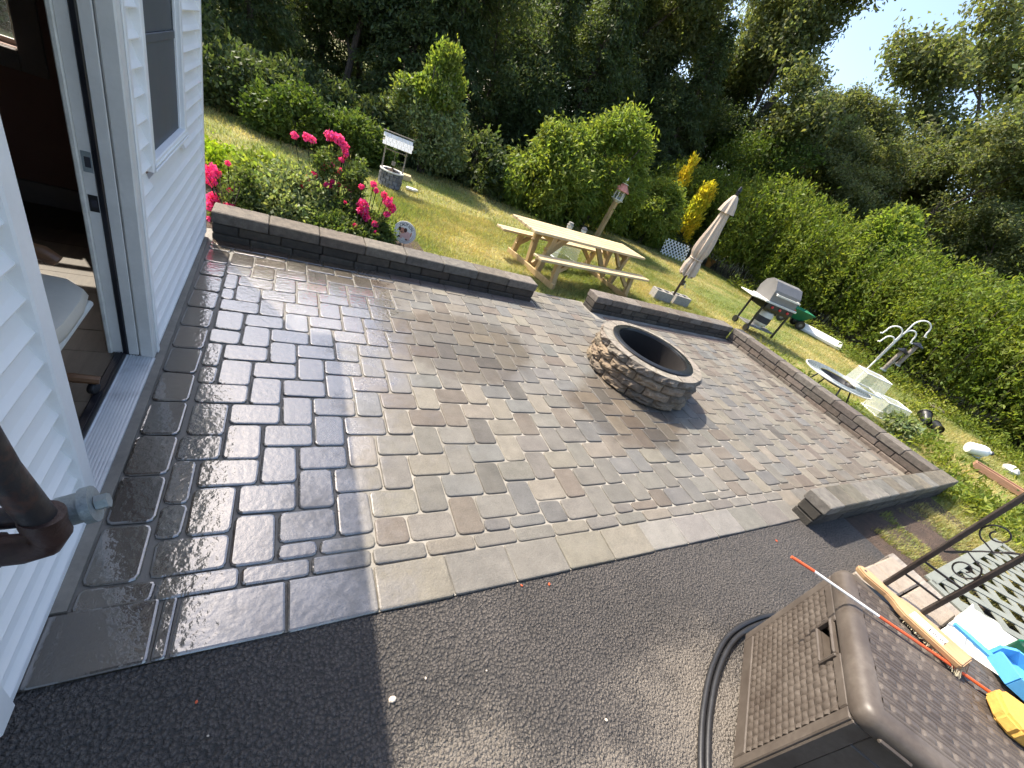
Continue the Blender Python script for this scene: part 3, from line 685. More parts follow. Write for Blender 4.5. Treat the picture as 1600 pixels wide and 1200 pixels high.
for s_ in (-1, 1):
    q = MB(); q.tube([(-.22, s_*.29, .53), (-.05, s_*.29, .555), (.06, s_*.285, .54), (.13, s_*.28, .53), (.17, s_*.275, .505)], .03, 10, True, lambda t: .022+.012*math.sin(t*PI*.9)); q.build('armrest', 'chairwood', ch, True)
    q = MB(); q.tube([(.0, s_*.26, .33), (.02, s_*.30, .45), (.08, s_*.29, .54)], .016, 8); q.build('arm_support', 'chairwood', ch, True)
q = MB(); q.box(-.36, -.27, -.24, .24, .45, .95, None, .035); q.build('backrest', 'cream', ch, True)
# downspout at the near corner and the iron pipes
ds = MB(); ds.box(-.540, -.482, .56, .64, .16, 2.28, None, .01); tag(ds.build('downspout', 'trim'), 'white rectangular downspout against the siding at the picture edge', 'downspout')
pp = thing('oil_fill_pipe', 'rusty black iron pipe with elbow and grey plug by the siding', 'pipe', (-.352, .70, -.012))
x0, y0, z0 = 0, 0, .76
q = MB(); q.tube([(-.075, -.012, z0+.75), (-.030, -.006, z0+.20), (-.008, -.001, z0+.05), (-.004, 0, z0+.02)], .026, 16); q.build('riser', 'pipe', pp, True)
q = MB(); q.tube([(-.006, 0, z0+.05), (0, 0, z0+.0), (-.012, 0, z0-.028), (-.045, 0, z0-.042), (-.09, 0, z0-.042)], .030, 16); q.tube([(-.075, 0, z0-.042), (-.10, 0, z0-.042)], .035, 16); q.tube([(-.0055, 0, z0+.035), (-.0035, 0, z0+.062)], .033, 16); q.build('elbow', 'rust', pp, True)
q = MB(); q.tube([(-.09, 0, z0-.042), (-.20, 0, z0-.042)], .025, 14); q.build('wall_pipe', 'pipe', pp, True)
q = MB(); q.tube([(-.20, .055, z0-.02), (.0, .062, z0-.02)], .022, 14); q.build('wall_pipe', 'pipe', pp, True)
q = MB(); q.tube([(-.01, .062, z0-.02), (.028, .068, z0-.010)], .033, 16); q.tube([(.028, .068, z0-.010), (.044, .071, z0-.006)], .040, 16); pl = q.build('plug', 'galv', pp, True)
q = MB(); q.tube([(.046, .071, z0-.006), (.066, .0745, z0-.001)], .017, 6); q.build('hex_head', 'galv', pl)

# ================================================================== things on the lawn
# ---- picnic table
pt = thing('picnic_table', 'new pale pine picnic table with two attached benches on the lawn', 'table', (4.17, 5.47, LZ), R(10.3))
TL = 1.30
for k in range(5): q = MB(); q.box(-TL, TL, -.305+k*.123, -.305+k*.123+.110, .632, .668, None, .004); q.build('tabletop_plank', 'pine', pt)
for s in (-1, 1):
    for k in range(2): q = MB(); q.box(-TL+.02, TL-.02, s*.51-.105+k*.107, s*.51-.105+k*.107+.095, .372, .406, None, .004); q.build('bench_plank', 'pine', pt)
for e in (-1, 1):
    x = e*.88
    q = MB(); q.box(x-.019, x+.019, -.64, .64, .0, .085, None, .004); q.build('runner', 'pinev', pt)
    q = MB(); q.box(x-.045, x-.02, -.29, .29, .55, .631, None, .003); q.build('top_cleat', 'pinev', pt)
    for s in (-1, 1):
        q = MB(); q.bar((x+.055, s*.13, .0), (x+.055, s*.20, .63), .07, .09, (1, 0, 0), .004); q.build('leg', 'pinev', pt)
        q = MB(); q.bar((x+.04, s*.56, .0), (x+.04, s*.50, .371), .065, .09, (1, 0, 0), .004); q.build('bench_post', 'pinev', pt)
        q = MB(); q.bar((x-e*.0, s*.505, .19), (x-e*.26, s*.505, .365), .06, .05, (0, 1, 0), .003); q.build('knee_brace', 'pinev', pt)
        q = MB(); q.bar((x, s*.17, .40), (x-e*.24, s*.17, .625), .05, .06, (0, 1, 0), .003); q.build('knee_brace', 'pinev', pt)
    q = MB(); q.bar((x-e*.03, 0, .10), (x-e*.55, 0, .62), .085, .04, (0, 1, 0), .003); q.build('diagonal_brace', 'pinev', pt)
x, y = at(875, 402, LZ); bi = thing('storage_tote', 'milky plastic tote standing behind the picnic table', 'tote', (x, y, LZ), R(12))
def tote(root, L, W, Hh, mat='frosted', tap=.88):
    q = MB(); a, b = L/2, W/2; V = []
    for z, s in ((Hh, tap), (0, 1)): V += [(-a*s, -b*s, z), (a*s, -b*s, z), (a*s, b*s, z), (-a*s, b*s, z)]
    q._add(V, [(0, 1, 2, 3), (0, 4, 5, 1), (1, 5, 6, 2), (2, 6, 7, 3), (3, 7, 4, 0)]); q.build('shell', mat, root)
    q = MB(); 
    for (p0, p1) in (((-a, -b), (a, -b)), ((a, -b), (a, b)), ((a, b), (-a, b)), ((-a, b), (-a, -b))): q.bar((*p0, .012), (*p1, .012), .022, .022, (0, 0, 1), .004)
    q.build('rim', 'white', root)
    q = MB(); c, d = a*tap, b*tap
    for (p0, p1) in (((-c, -d), (c, -d)), ((c, -d), (c, d)), ((c, d), (-c, d)), ((-c, d), (-c, -d))): q.bar((*p0, Hh), (*p1, Hh), .018, .018, (0, 0, 1), .005)
    q.build('base_edge', 'white', root)
tote(bi, .55, .38, .40)
# ---- garden figures behind the table
for i, (u, v, c) in enumerate(((887, 362, 'cinder'), (909, 368, 'oldwood'))):
    x, y = at(u, v, LZ); t = thing('garden_figure', ('small grey stone garden figure with a square hat behind the picnic table', 'small round headed garden figure behind the picnic table')[i], 'figure', (x*.9, y*.9, LZ), R(20+40*i), 'garden figures'); t.scale = (.8, .8, .72)
    q = MB(); q.lathe([(.14, 0), (.16, .08), (.13, .22), (.09, .3), (.05, .33)], 12); q.build('body', 'offwhite', t, True)
    q = MB(); q.lathe([(.01, .31), (.07, .34), (.085, .4), (.065, .46), (.01, .485)], 12); q.build('head', 'offwhite', t, True)
    q = MB(); q.lathe([(.10, .445), (.10, .46), (.075, .465), (.07, .54), (.01, .55)] if i == 0 else [(.09, .42), (.085, .47), (.05, .51), (.01, .525)], 12); q.build('hat', c, t, True)
# ---- bird feeder on a wooden post
x, y = at(930, 373, LZ); bf = thing('bird_feeder', 'white lantern bird feeder with salmon roof on a leaning wooden post', 'bird feeder', (x, y, LZ), R(20)); bf.rotation_euler = (R(2), R(3), R(20))
q = MB(); q.box(-.055, .055, -.055, .055, 0, 1.02, None, .006); q.build('post', 'pinev', bf)
hexm = Matrix.Rotation(R(15), 4, 'Z')
q = MB(); q.lathe([(.09, 1.02), (.12, 1.05), (.17, 1.07), (.175, 1.09), (.13, 1.095)], 6, hexm); q.build('tray', 'offwhite', bf)
for k in range(6): a = R(15+60*k); q = MB(); q.bar((.125*math.cos(a), .125*math.sin(a), 1.09), (.115*math.cos(a), .115*math.sin(a), 1.31), .03, .022, (0, 0, 1)); q.build('column', 'offwhite', bf)
q = MB(); q.lathe([(.06, 1.095), (.06, 1.30)], 10); q.build('seed_tube', 'frosted', bf, True)
q = MB(); q.lathe([(.20, 1.29), (.205, 1.305), (.055, 1.47), (.05, 1.475)], 6, hexm); q.build('roof', 'red_roof', bf)
q = MB(); q.lathe([(.085, 1.465), (.085, 1.48), (.03, 1.485), (.022, 1.50), (.035, 1.53), (.02, 1.555), (.012, 1.60), (.001, 1.64)], 12); q.build('finial', 'offwhite', bf, True)
# ---- closed parasol, two cinder blocks at its foot
x, y = at(1044, 474, LZ); um = thing('parasol', 'closed beige parasol on a dark pole between cinder blocks', 'parasol', (x, y, LZ)); um.rotation_euler = (R(1.5), R(-2.2), 0)
q = MB(); q.tube([(0, 0, 0), (0, 0, 2.12)], .023, 10); q.build('pole', 'brownmetal', um, True)
q = MB(); q.tube([(0, 0, 2.10), (0, 0, 2.15)], .03, 10); q.lathe([(.01, 2.14), (.035, 2.16), (.03, 2.2), (.005, 2.24)], 10); q.build('finial', 'steel', um, True)
q = MB(); q.box(-.035, .035, -.06, -.02, .42, .52, None, .008); ck = q.build('crank_housing', 'brownmetal', um); q = MB(); q.tube([(0, -.06, .47), (0, -.12, .47), (.0, -.12, .42), (0, -.15, .42)], .009, 6); q.build('crank', 'galv', ck)
nf, nz = 64, 26; q = MB(); V = []
for j in range(nz+1):
    t_ = j/nz; z = .62+1.40*t_
    r0 = .155 if t_ < .02 else .15-.045*math.exp(-((t_-.23)/.06)**2)+.02*math.exp(-((t_-.42)/.2)**2)-.085*max(0, (t_-.25)/.75)
    for k in range(nf):
        a = 2*PI*k/nf; pl_ = .20*math.cos(8*a+2.2*t_)+.08*math.cos(17*a-t_*3); r_ = .86*r0*(1+pl_*(1-.55*t_)); V.append((r_*math.cos(a), r_*math.sin(a), z+(.03*math.cos(8*a) if j == 0 else 0)))
q._add(V, [(j*nf+k, j*nf+(k+1) % nf, (j+1)*nf+(k+1) % nf, (j+1)*nf+k) for j in range(nz) for k in range(nf)]+[tuple(nz*nf+k for k in range(nf))]); cn = q.build('canopy', 'canvas', um, True)
q = MB(); q.tube([(.116*math.cos(a), .116*math.sin(a), .945) for a in np.linspace(0, 2*PI, 25)], .012, 6); q.build('tie_strap', 'canvas', cn, True)
q = MB(); V = []
for j, (r_, z) in enumerate(((.125, 1.80), (.10, 1.93), (.055, 2.06), (.03, 2.09))):
    for k in range(32): a = 2*PI*k/32; rr = r_*(1+.16*math.cos(8*a)*(1-j/4)); V.append((rr*math.cos(a), rr*math.sin(a), z))
q._add(V, [(j*32+k, j*32+(k+1) % 32, (j+1)*32+(k+1) % 32, (j+1)*32+k) for j in range(3) for k in range(32)]+[tuple(96+k for k in range(32))]); q.build('vent_cap', 'canvas', cn, True)
for i, (u, v, rz) in enumerate(((1032, 470, -12), (1060, 477, -6))):
    bx, by = at(u, v, LZ); t = thing('cinder_block', ('hollow cinder block lying left of the parasol pole', 'hollow cinder block lying right of the parasol pole')[i], 'cinder block', (bx, by+.06, LZ), R(rz), 'cinder blocks at the parasol')
    q = MB(); 
    for b in ((-.2, .2, -.1, -.07, 0, .19), (-.2, .2, .07, .1, 0, .19), (-.2, -.165, -.0695, .0695, 0, .19), (-.018, .018, -.0695, .0695, 0, .19), (.165, .2, -.0695, .0695, 0, .19)): q.box(*b)
    q.build('shell', 'cinder', t)
    q = MB(); q.box(-.164, -.019, -.069, .069, .0, .02); q.box(.019, .164, -.069, .069, .0, .02); q.build('core_web', 'cinder', t)
# ---- lattice panel and clay pot in the back
def lattice(root, Wd, Hh, pitch, sw, th, mat, frame=True, clipper=None):
    n = int((Wd+Hh)/pitch)+1
    for dirn in (0, 1):
        for k in range(1, n+1):
            c = k*pitch; a0 = max(0, c-Hh); a1 = min(Wd, c)
            if a1-a0 < .03: continue
            p0 = (a0, c-a0); p1 = (a1, c-a1)
            if dirn: p0 = (Wd-p0[0], p0[1]); p1 = (Wd-p1[0], p1[1])
            q = MB(); z = th*(.5 if dirn else -.5); q.bar((p0[0], z, p0[1]), (p1[0], z, p1[1]), th, sw, (0, 0, 1) if abs(p1[0]-p0[0]) > .01 else (1, 0, 0)); q.build('slat', mat, root)
    if frame:
        for a, b in (((0, 0), (Wd, 0)), ((0, Hh), (Wd, Hh)), ((0, 0), (0, Hh)), ((Wd, 0), (Wd, Hh))):
            q = MB(); q.bar((a[0], 0, a[1]), (b[0], 0, b[1]), th*2.6, sw*1.1, (0, 0, 1), .002); q.build('frame_rail', mat, root)
x, y = at(1031, 396, LZ); x2, y2 = at(1075, 412, LZ); lt = thing('lattice_panel', 'small white lattice panel standing in front of the shrubs', 'lattice', (x, y, LZ), math.atan2(y2-y, x2-x)); lt.rotation_euler.x = R(-12)
lattice(lt, 1.15, .52, .15, .03, .01, 'lattice', False)
x, y = at(1107, 414, LZ); q = MB(); q.lathe([(.10, 0), (.15, .24), (.17, .24), (.17, .30), (.145, .30), (.13, .22), (.09, .05)], 18, Matrix.Translation((x*.96, y*.96, LZ))); tag(q.build('flower_pot', 'terracotta', None, True), 'ochre clay flower pot half hidden beside the hedge', 'pot')
# ---- wishing well
x, y = at(608, 290, LZ); we = thing('wishing_well', 'small ornamental wishing well with white shingled roof on the lawn', 'wishing well', (x, y, LZ), R(-8))
SC = 1.0
for row in range(4):
    for k in range(11): 
        a0 = 2*PI*(k+.5*(row % 2))/11; q = MB(); V = []
        for rr in (.155, .195+rnd.uniform(-.006, .008)):
            for z in (row*.062+.003, row*.062+.060):
                for a in (a0+.03, a0+.28, a0+.54): V.append((rr*math.cos(a), rr*math.sin(a), z))
        q.cc = jit((.17, .17, .18), .3); q._add(V, [(6, 7, 10, 9), (7, 8, 11, 10), (0, 3, 4, 1), (1, 4, 5, 2), (3, 9, 10, 4), (4, 10, 11, 5), (0, 1, 7, 6), (1, 2, 8, 7), (0, 6, 9, 3), (2, 5, 11, 8)]); q.build('stone', 'block', we)
q = MB(); q.lathe([(.15, .245), (.205, .245), (.205, .262), (.15, .262)], 22, None, True); q.build('rim', 'offwhite', we)
q = MB(); q.lathe([(.154, .20), (.08, .25), (.01, .30)], 14); q.build('soil_heap', 'soil', we)
for s in (-1, 1): q = MB(); q.box(s*.175-.012, s*.175+.012, -.012, .012, .25, .66, None, .002); q.build('post', 'oldwood', we)
q = MB(); q.tube([(-.17, 0, .56), (.20, 0, .56)], .010, 6); q.tube([(0, 0, .56), (0, 0, .40)], .003, 5); q.build('winch', 'oldwood', we)
q = MB(); q.lathe([(.028, .34), (.035, .40), (.03, .40), (.025, .345)], 10, None, True); q.build('bucket', 'oldwood', we)
for s in (-1, 1):
    for r_ in range(3):
        for k in range(8):
            xx = -.24+k*.06+(.03 if r_ % 2 else 0); y0_ = s*(.17-r_*.052); q = MB()
            q.box(xx+.002, min(xx+.058, .25), 0, .075, 0, .008, Matrix.Translation((0, y0_, .635+r_*.052)) @ (Matrix.Rotation(R(45)*-s, 4, 'X') if 0 else Matrix.Rotation(R(45) if s < 0 else R(135), 4, 'X'))); q.build('shingle', 'offwhite', we)
q = MB(); q.box(-.25, .25, -.012, .012, .815, .83); q.build('ridge_cap', 'oldwood', we)
x, y = at(628, 279, LZ); q = MB(); q.box(-.16, .16, -.09, .09, 0, .10, Matrix.Translation((x, y, LZ)) @ Matrix.Rotation(R(-10), 4, 'Z'), .006); tag(q.build('wood_block', 'pine'), 'short pale timber block lying behind the wishing well', 'timber')
x, y = at(641, 297, LZ); q = MB(); q.prism([(-.10, -.05), (.02, -.08), (.14, -.02), (.10, .06), (-.06, .07)], 0, .03, Matrix.Translation((x, y, LZ+.01))); tag(q.build('flat_stone', 'offwhite'), 'flat white stone in the grass near the wishing well', 'stone')
# ---- round caution sign
x, y = at(629.5, 386, LZ); sg = thing('caution_sign', 'round white caution sign with a puppy picture on a stake behind the wall', 'sign', (x*.965-.02, y*.965, LZ)); sg.rotation_euler = (0, 0, -YAW*.45)
sm = Matrix.Translation((0, 0, .235)) @ Matrix.Rotation(PI/2, 4, 'X')
q = MB(); q.lathe([(.001, -.003), (.13, -.003), (.13, .003), (.001, .003)], 40, sm); q.build('plate', 'white', sg)
q = MB(); q.lathe([(.117, .0032), (.117, .0042), (.1205, .0042), (.1205, .0032)], 40, sm, True); q.build('ring_print', 'paleink', sg)
q = MB(); 
for s in (-.02, .02): q.tube([(s, .008, 0), (s, .008, .13)], .004, 6)
q.build('stake', 'ink', sg)
def text_mesh(name, s, size, mat, parent, mtx, arc=None):
    dg = bpy.context.evaluated_depsgraph_get()
    n = len(s)
    for i, chx in enumerate(s):
        if chx == ' ': continue
        cu = bpy.data.curves.new('t', 'FONT'); cu.body = chx; cu.size = size; cu.align_x = 'CENTER'; cu.fill_mode = 'FRONT'; cu.offset = size*.018
        to = bpy.data.objects.new('t', cu); C.objects.link(to); bpy.context.view_layer.update()
        me = bpy.data.meshes.new_from_object(to.evaluated_get(bpy.context.evaluated_depsgraph_get())); bpy.data.objects.remove(to); bpy.data.curves.remove(cu)
        if arc: a = arc[1]-(i-(n-1)/2)*arc[2]; lm = Matrix.Translation((arc[0]*math.cos(a), arc[0]*math.sin(a), .0036)) @ Matrix.Rotation(a-PI/2 if arc[0] and not (len(arc) > 3) else a+PI/2, 4, 'Z')
        else: lm = Matrix.Translation((i*size*.7, 0, .0036))
        me.transform(mtx @ lm); me.name = name; me.materials.clear(); me.materials.append(M[mat]); link(bpy.data.objects.new(name, me), parent)
text_mesh('letter', 'CAUTION', .043, 'ink', sg, sm, (.078, PI/2-.12, .26))
def disc(mb, cx, cy, rx, ry, z, n=14): mb._add([sm @ Vector((cx+rx*math.cos(2*PI*k/n), cy+ry*math.sin(2*PI*k/n), z)) for k in range(n)], [tuple(range(n))])
M['tanprint'] = simple('tan_print', (.55, .25, .17), .6, .2, 60, 0); M['brownprint'] = simple('brown_print', (.07, .03, .025), .6, .2, 60, 0); M['pinkprint'] = simple('pink_print', (.72, .46, .42), .6, .15, 60, 0)
for nm, mt, ds_ in (('puppy_body_print', 'pinkprint', ((.02, -.02, .06, .042, .0034), (-.03, -.045, .02, .035, .0035), (.055, -.05, .016, .03, .0035), (.03, -.055, .014, .028, .0036))), ('puppy_head_print', 'tanprint', ((-.028, .018, .034, .034, .0038), (.075, .0, .008, .03, .0038))), ('puppy_spot_print', 'brownprint', ((-.06, .03, .016, .024, .0042), (.006, .03, .019, .026, .0042), (-.052, -.058, .015, .01, .0042), (.035, -.075, .014, .009, .0042), (-.034, .004, .008, .006, .0044)))):
    for dd_ in ds_: q = MB(); disc(q, *dd_); q.build(nm, mt, sg)
q = MB()
for k in range(22):
    a = R(190+k*8); q.box(-.004, .004, -.005, .005, 0, .0006, sm @ Matrix.Translation((.102*math.cos(a), .102*math.sin(a), .0034)) @ Matrix.Rotation(a, 4, 'Z'))
q.build('small_print', 'paleink', sg)
# ---- barbecue grill with propane tank
gr = thing('barbecue_grill', 'gas barbecue with grey lid on black legs behind the stone wall', 'grill', (8.98, 4.93, LZ), R(-20))
for sx in (-.34, .34):
    for sy in (-.22, .22): q = MB(); q.bar((sx, sy, .06), (sx, sy, .72), .032, .032, (1, 0, 0)); q.build('leg', 'black', gr)
for sx in (-.34,):
    for sy in (-.22, .22): q = MB(); q.lathe([(.02, -.02), (.075, -.02), (.08, 0), (.075, .02), (.02, .02)], 16, Matrix.Translation((sx-.02, sy, .08)) @ Matrix.Rotation(PI/2, 4, 'Y')); q.build('wheel', 'black', gr, True)
q = MB(); q.box(-.34, .34, -.22, .22, .13, .155, None, .005); q.build('bottom_shelf', 'lidgrey', gr)
q = MB(); q.box(-.40, .40, -.27, .25, .70, .74, None, .006); q.build('frame_rail', 'offwhite', gr)
q = MB(); q.prism([(-.24, .55), (.22, .55), (.25, .70), (-.27, .70)], -.32, .32, Matrix(((0, 0, 1, 0), (1, 0, 0, 0), (0, 1, 0, 0), (0, 0, 0, 1)))); q.build('firebox', 'black', gr)
q = MB(); q.prism([(-.25, .74), (.25, .74), (.27, .92), (.21, 1.06), (.06, 1.14), (-.10, 1.12), (-.22, .97)], -.33, .33, Matrix(((0, 0, 1, 0), (1, 0, 0, 0), (0, 1, 0, 0), (0, 0, 0, 1)))); ld = q.build('lid', 'lidgrey', gr)
q = MB(); q.prism([(-.18, .75), (.10, .75), (.0, .90)], .331, .333, Matrix(((0, 0, 1, 0), (1, 0, 0, 0), (0, 1, 0, 0), (0, 0, 0, 1)))); q.build('lid_opening', 'black', ld)
q = MB(); q.bar((-.30, -.30, .90), (.30, -.30, .90), .03, .03); q.bar((-.27, -.31, .90), (-.27, -.22, .92), .02, .02); q.bar((.27, -.31, .90), (.27, -.22, .92), .02, .02); q.build('lid_handle', 'offwhite', ld)
q = MB(); q.box(-.34, .34, -.285, -.271, .60, .70, None, .003); pn = q.build('control_panel', 'black', gr)
for k in range(3): q = MB(); q.lathe([(.026, 0), (.026, .02), (.015, .03)], 12, Matrix.Translation((-.2+.2*k, -.286, .65)) @ Matrix.Rotation(PI/2, 4, 'X')); q.build('knob', 'red', pn, True)
q = MB(); q.box(-.72, -.41, -.24, .22, .70, .725, None, .006); q.build('side_shelf', 'offwhite', gr)
q = MB(); q.box(.335, .42, -.2, .2, .745, .765, None, .004); q.build('utensil', 'red', gr)
pt_ = thing('propane_tank', 'white propane tank with black band on the grill shelf', 'tank', (8.93, 4.88, LZ+.156), R(-20))
q = MB(); q.lathe([(.10, 0), (.105, .03), (.145, .06), (.165, .10), (.165, .30), (.14, .36), (.06, .39), (.03, .395)], 22); q.build('vessel', 'tank', pt_, True)
q = MB(); q.lathe([(.1665, .12), (.1665, .25)], 22); q.build('band', 'ink', pt_, True)
q = MB(); q.tube([(.09*math.cos(a), .09*math.sin(a), .42) for a in np.linspace(.6, 5.7, 14)], .010, 6); q.bar((.075, .05, .33), (.075, .05, .42), .02, .01); q.bar((-.09, 0, .33), (-.09, 0, .42), .02, .01); q.build('collar', 'tank', pt_, True)
q = MB(); q.tube([(0, 0, .36), (0, 0, .41)], .02, 8); q.tube([(0, 0, .39), (.06, -.02, .39)], .014, 8); q.build('valve', 'galv', pt_, True)
# ---- green garden cart and white board near the hedge
gc = thing('garden_cart', 'green plastic garden cart with dark wheels by the hedge', 'cart', (12.55, 6.25, LZ), R(-35))
q = MB(); V = []
for (L_, W_, z) in ((.26, .17, .22), (.46, .30, .50), (.43, .27, .50), (.24, .15, .24)): V += [(-L_, -W_, z), (L_, -W_, z), (L_, W_, z), (-L_, W_, z)]
F = []
for i in range(3): F += [(i*4+k, i*4+(k+1) % 4, (i+1)*4+(k+1) % 4, (i+1)*4+k) for k in range(4)]
q._add(V, F+[(3, 2, 1, 0), (12, 13, 14, 15)]); q.build('tub', 'green', gc)
for sx in (-.3, .3):
    for sy in (-.2, .2):
        q = MB(); q.lathe([(.04, -.035), (.12, -.035), (.13, 0), (.12, .035), (.04, .035)], 18, Matrix.Translation((sx, sy, .13)) @ Matrix.Rotation(PI/2, 4, 'X')); wh = q.build('wheel', 'black', gc, True)
        q = MB(); q.lathe([(.001, -.037), (.05, -.037), (.05, .037), (.001, .037)], 12, Matrix.Translation((sx, sy, .13)) @ Matrix.Rotation(PI/2, 4, 'X')); q.build('hub', 'lidgrey', wh)
q = MB(); q.tube([(-.3, 0, .2), (.3, 0, .2)], .02, 6); q.bar((-.3, -.2, .13), (-.3, .2, .13), .02, .02); q.bar((.3, -.2, .13), (.3, .2, .13), .02, .02); q.build('chassis', 'black', gc)
q = MB(); q.tube([(-.44, 0, .30), (-.8, 0, .75), (-.86, -.1, .78), (-.86, .1, .78)], .016, 6); q.build('pull_handle', 'black', gc)
x, y = at(1279, 524, LZ); wb = thing('white_board', 'long white plastic panel lying on the grass before the hedge', 'panel', (x*.95, y*.95, LZ+.05), R(-62)); wb.rotation_euler = (R(14), 0, R(-62))
q = MB(); q.box(-.62, .62, -.2, .2, .0, .10, None, .02); q.build('panel', 'white', wb)
for s in (-.55, .57): q = MB(); q.tube([(s, -.16, .05), (s, -.16, .075)], .03, 10); q.build('end_ring', 'ink', wb)
# ---- round mesh table, totes, shepherd's crook feeder pole
RTX, RTY = 8.12, 2.72
rt_ = thing('mesh_table', 'low round black table with white perforated rim beyond the wall', 'table', (RTX, RTY, LZ), 0)
TZ = .33
q = MB(); 
for r_ in np.linspace(.30, .52, 8): q.tube([(r_*math.cos(a), r_*math.sin(a), TZ) for a in np.linspace(0, 2*PI, 49)], .004, 4, False)
for k in range(72): a = 2*PI*k/72; q.bar((.29*math.cos(a), .29*math.sin(a), TZ), (.525*math.cos(a), .525*math.sin(a), TZ), .006, .006)
q.build('perforated_rim', 'galv', rt_)
q = MB(); q.lathe([(.522, TZ-.012), (.534, TZ-.01), (.536, TZ+.006), (.524, TZ+.008)], 48, None, True); q.build('edge_band', 'offwhite', rt_, True)
q = MB(); q.lathe([(.001, TZ-.07), (.26, TZ-.07), (.29, TZ-.01), (.295, TZ-.01), (.265, TZ-.078), (.001, TZ-.08)], 36); q.build('centre_bowl', 'black', rt_, True)
for k in range(4): a = PI/4+k*PI/2; q = MB(); q.tube([(.27*math.cos(a), .27*math.sin(a), TZ-.03), (.40*math.cos(a), .40*math.sin(a), 0)], .013, 6); q.build('leg', 'black', rt_)
t1 = thing('storage_tote', 'clear upturned tote resting on the round mesh table', 'tote', (8.42, 2.46, TZ+.0), R(-38)); tote(t1, .46, .36, .27)
x, y = at(1378, 645, LZ); t2 = thing('storage_tote', 'clear upturned tote standing in the weeds by the wall', 'tote', (x*.97, y*.97, LZ), R(-30)); tote(t2, .50, .40, .30)
PX, PY = 9.75, 3.02
po = thing('feeder_pole', 'white metal pole with four curled hooks beyond the round table', 'pole', (PX, PY, LZ), R(-37))
def hook(z0, z1, side, reach, rr): 
    pts = [(side*.012, 0, z0), (side*.012, 0, z1)]
    for a in np.linspace(PI, -.15 if rr > .1 else 0, 12): pts.append((side*(reach+reach*math.cos(a)) if 0 else side*(.012+reach*(1+math.cos(a))), 0, z1+rr*math.sin(a)))
    pts.append((pts[-1][0]+side*.02, 0, pts[-1][2]-.07)); pts.append((pts[-1][0]+side*.03, 0, pts[-1][2]+.0)); return pts
q = MB(); q.tube([(0, 0, 0), (0, 0, 1.22)], .014, 8); q.build('shaft', 'white', po, True)
for z1, s, rc, rr in ((1.46, 1, .15, .14), (1.27, 1, .10, .11), (1.22, -1, .13, .12), (1.06, -1, .09, .09)):
    q = MB(); q.tube(hook(.7, z1, s, rc, rr), .013, 8); q.build('hook', 'white', po, True)
for i, (hx, hz, lb) in enumerate(((.36, 1.36, 'tube bird feeder hanging from the tallest hook'), (.24, 1.18, 'tube bird feeder hanging from the lower hook of the white pole'))):
    c, s = math.cos(R(-37)), math.sin(R(-37)); t = thing('tube_feeder', lb, 'bird feeder', (PX+hx*c, PY+hx*s, LZ+hz-.60), 0, 'tube feeders')
    q = MB(); q.lathe([(.035, .0), (.035, .42)], 14); q.build('tube', 'oldwood', t, True)
    q = MB(); q.lathe([(.10, .42), (.10, .435), (.04, .47), (.012, .49)], 16); q.build('cap', 'steel', t, True)
    q = MB(); q.lathe([(.001, -.012), (.055, -.012), (.055, .012), (.036, .012)], 14); q.build('tray', 'galv', t, True)
    q = MB(); q.tube([(0, 0, .485), (0, 0, .60)], .004, 5); q.build('hanger', 'black', t)
    q = MB(); [q.bar((-.07, 0, z), (.07, 0, z), .008, .008) for z in (.10, .22)]; q.build('perch', 'black', t)
# ---- small things in the weeds on the right
for i, (u, v, ry, cl, lb) in enumerate(((1445, 660, 70, 'black', 'tipped black nursery pot with reddish soil in the weeds'), (1466, 673, 95, 'black', 'black nursery pot on its side in the weeds, nearer the white jug'))):
    x, y = at(u, v, LZ); q = MB(); q.lathe([(.075, 0), (.10, .20), (.112, .20), (.112, .225), (.095, .225), (.07, .02)], 16, Matrix.Translation((x*.96, y*.96, LZ+.10)) @ Matrix.Rotation(R(40), 4, 'Z') @ Matrix.Rotation(R(ry), 4, 'Y'), True); tag(q.build('nursery_pot', cl, None, True), lb, 'pot', 'nursery pots')
x, y = at(1527, 704, LZ); jg = thing('plastic_jug', 'white plastic jug lying in the yellow weeds', 'jug', (x*.93, y*.93, LZ+.14), R(-25)); jg.rotation_euler = (R(20), R(75), R(-25))
q = MB(); q.lathe([(.001, -.16), (.09, -.16), (.105, -.14), (.105, .06), (.085, .12), (.035, .155), (.032, .18), (.001, .18)], 18); q.build('bottle', 'white', jg, True)
q = MB(); q.tube([(.10, 0, -.02), (.15, 0, 0), (.15, 0, .10), (.07, 0, .125)], .016, 8); q.build('handle', 'white', jg, True)
q = MB(); q.tube([(0, 0, .178), (0, 0, .205)], .04, 12); q.build('cap', 'ink', jg, True)
x, y = at(1515, 728, LZ); x2, y2 = at(1590, 775, LZ); an = math.atan2(y2-y, x2-x)
tr = thing('wooden_tray', 'narrow reddish wooden trough lying in the grass by the wall end', 'trough', (x, y, LZ+.02), an); L_ = math.hypot(x2-x, y2-y)
q = MB(); q.box(0, L_, -.10, -.075, 0, .10, None, .004); q.build('side_plank', 'redwood', tr)
q = MB(); q.box(0, L_, .075, .10, 0, .10, None, .004); q.build('side_plank', 'redwood', tr)
q = MB(); q.box(0.001, L_, -.0745, .0745, 0, .02); q.build('bottom_plank', 'redwood', tr)
q = MB(); q.box(0, .02, -.0745, .0745, .021, .10); q.build('end_plank', 'redwood', tr)
x, y = at(1576, 736, LZ); q = MB(); q.lathe([(.001, .0), (.14, .0), (.16, .06), (.11, .12), (.04, .15), (.001, .155)], 9, Matrix.Translation((x, y, LZ)) @ Matrix.Diagonal((1.3, .8, .8, 1))); tag(q.build('pale_rock', 'offwhite', None, False), 'pale lumpy rock in the grass beside the wooden trough', 'rock')
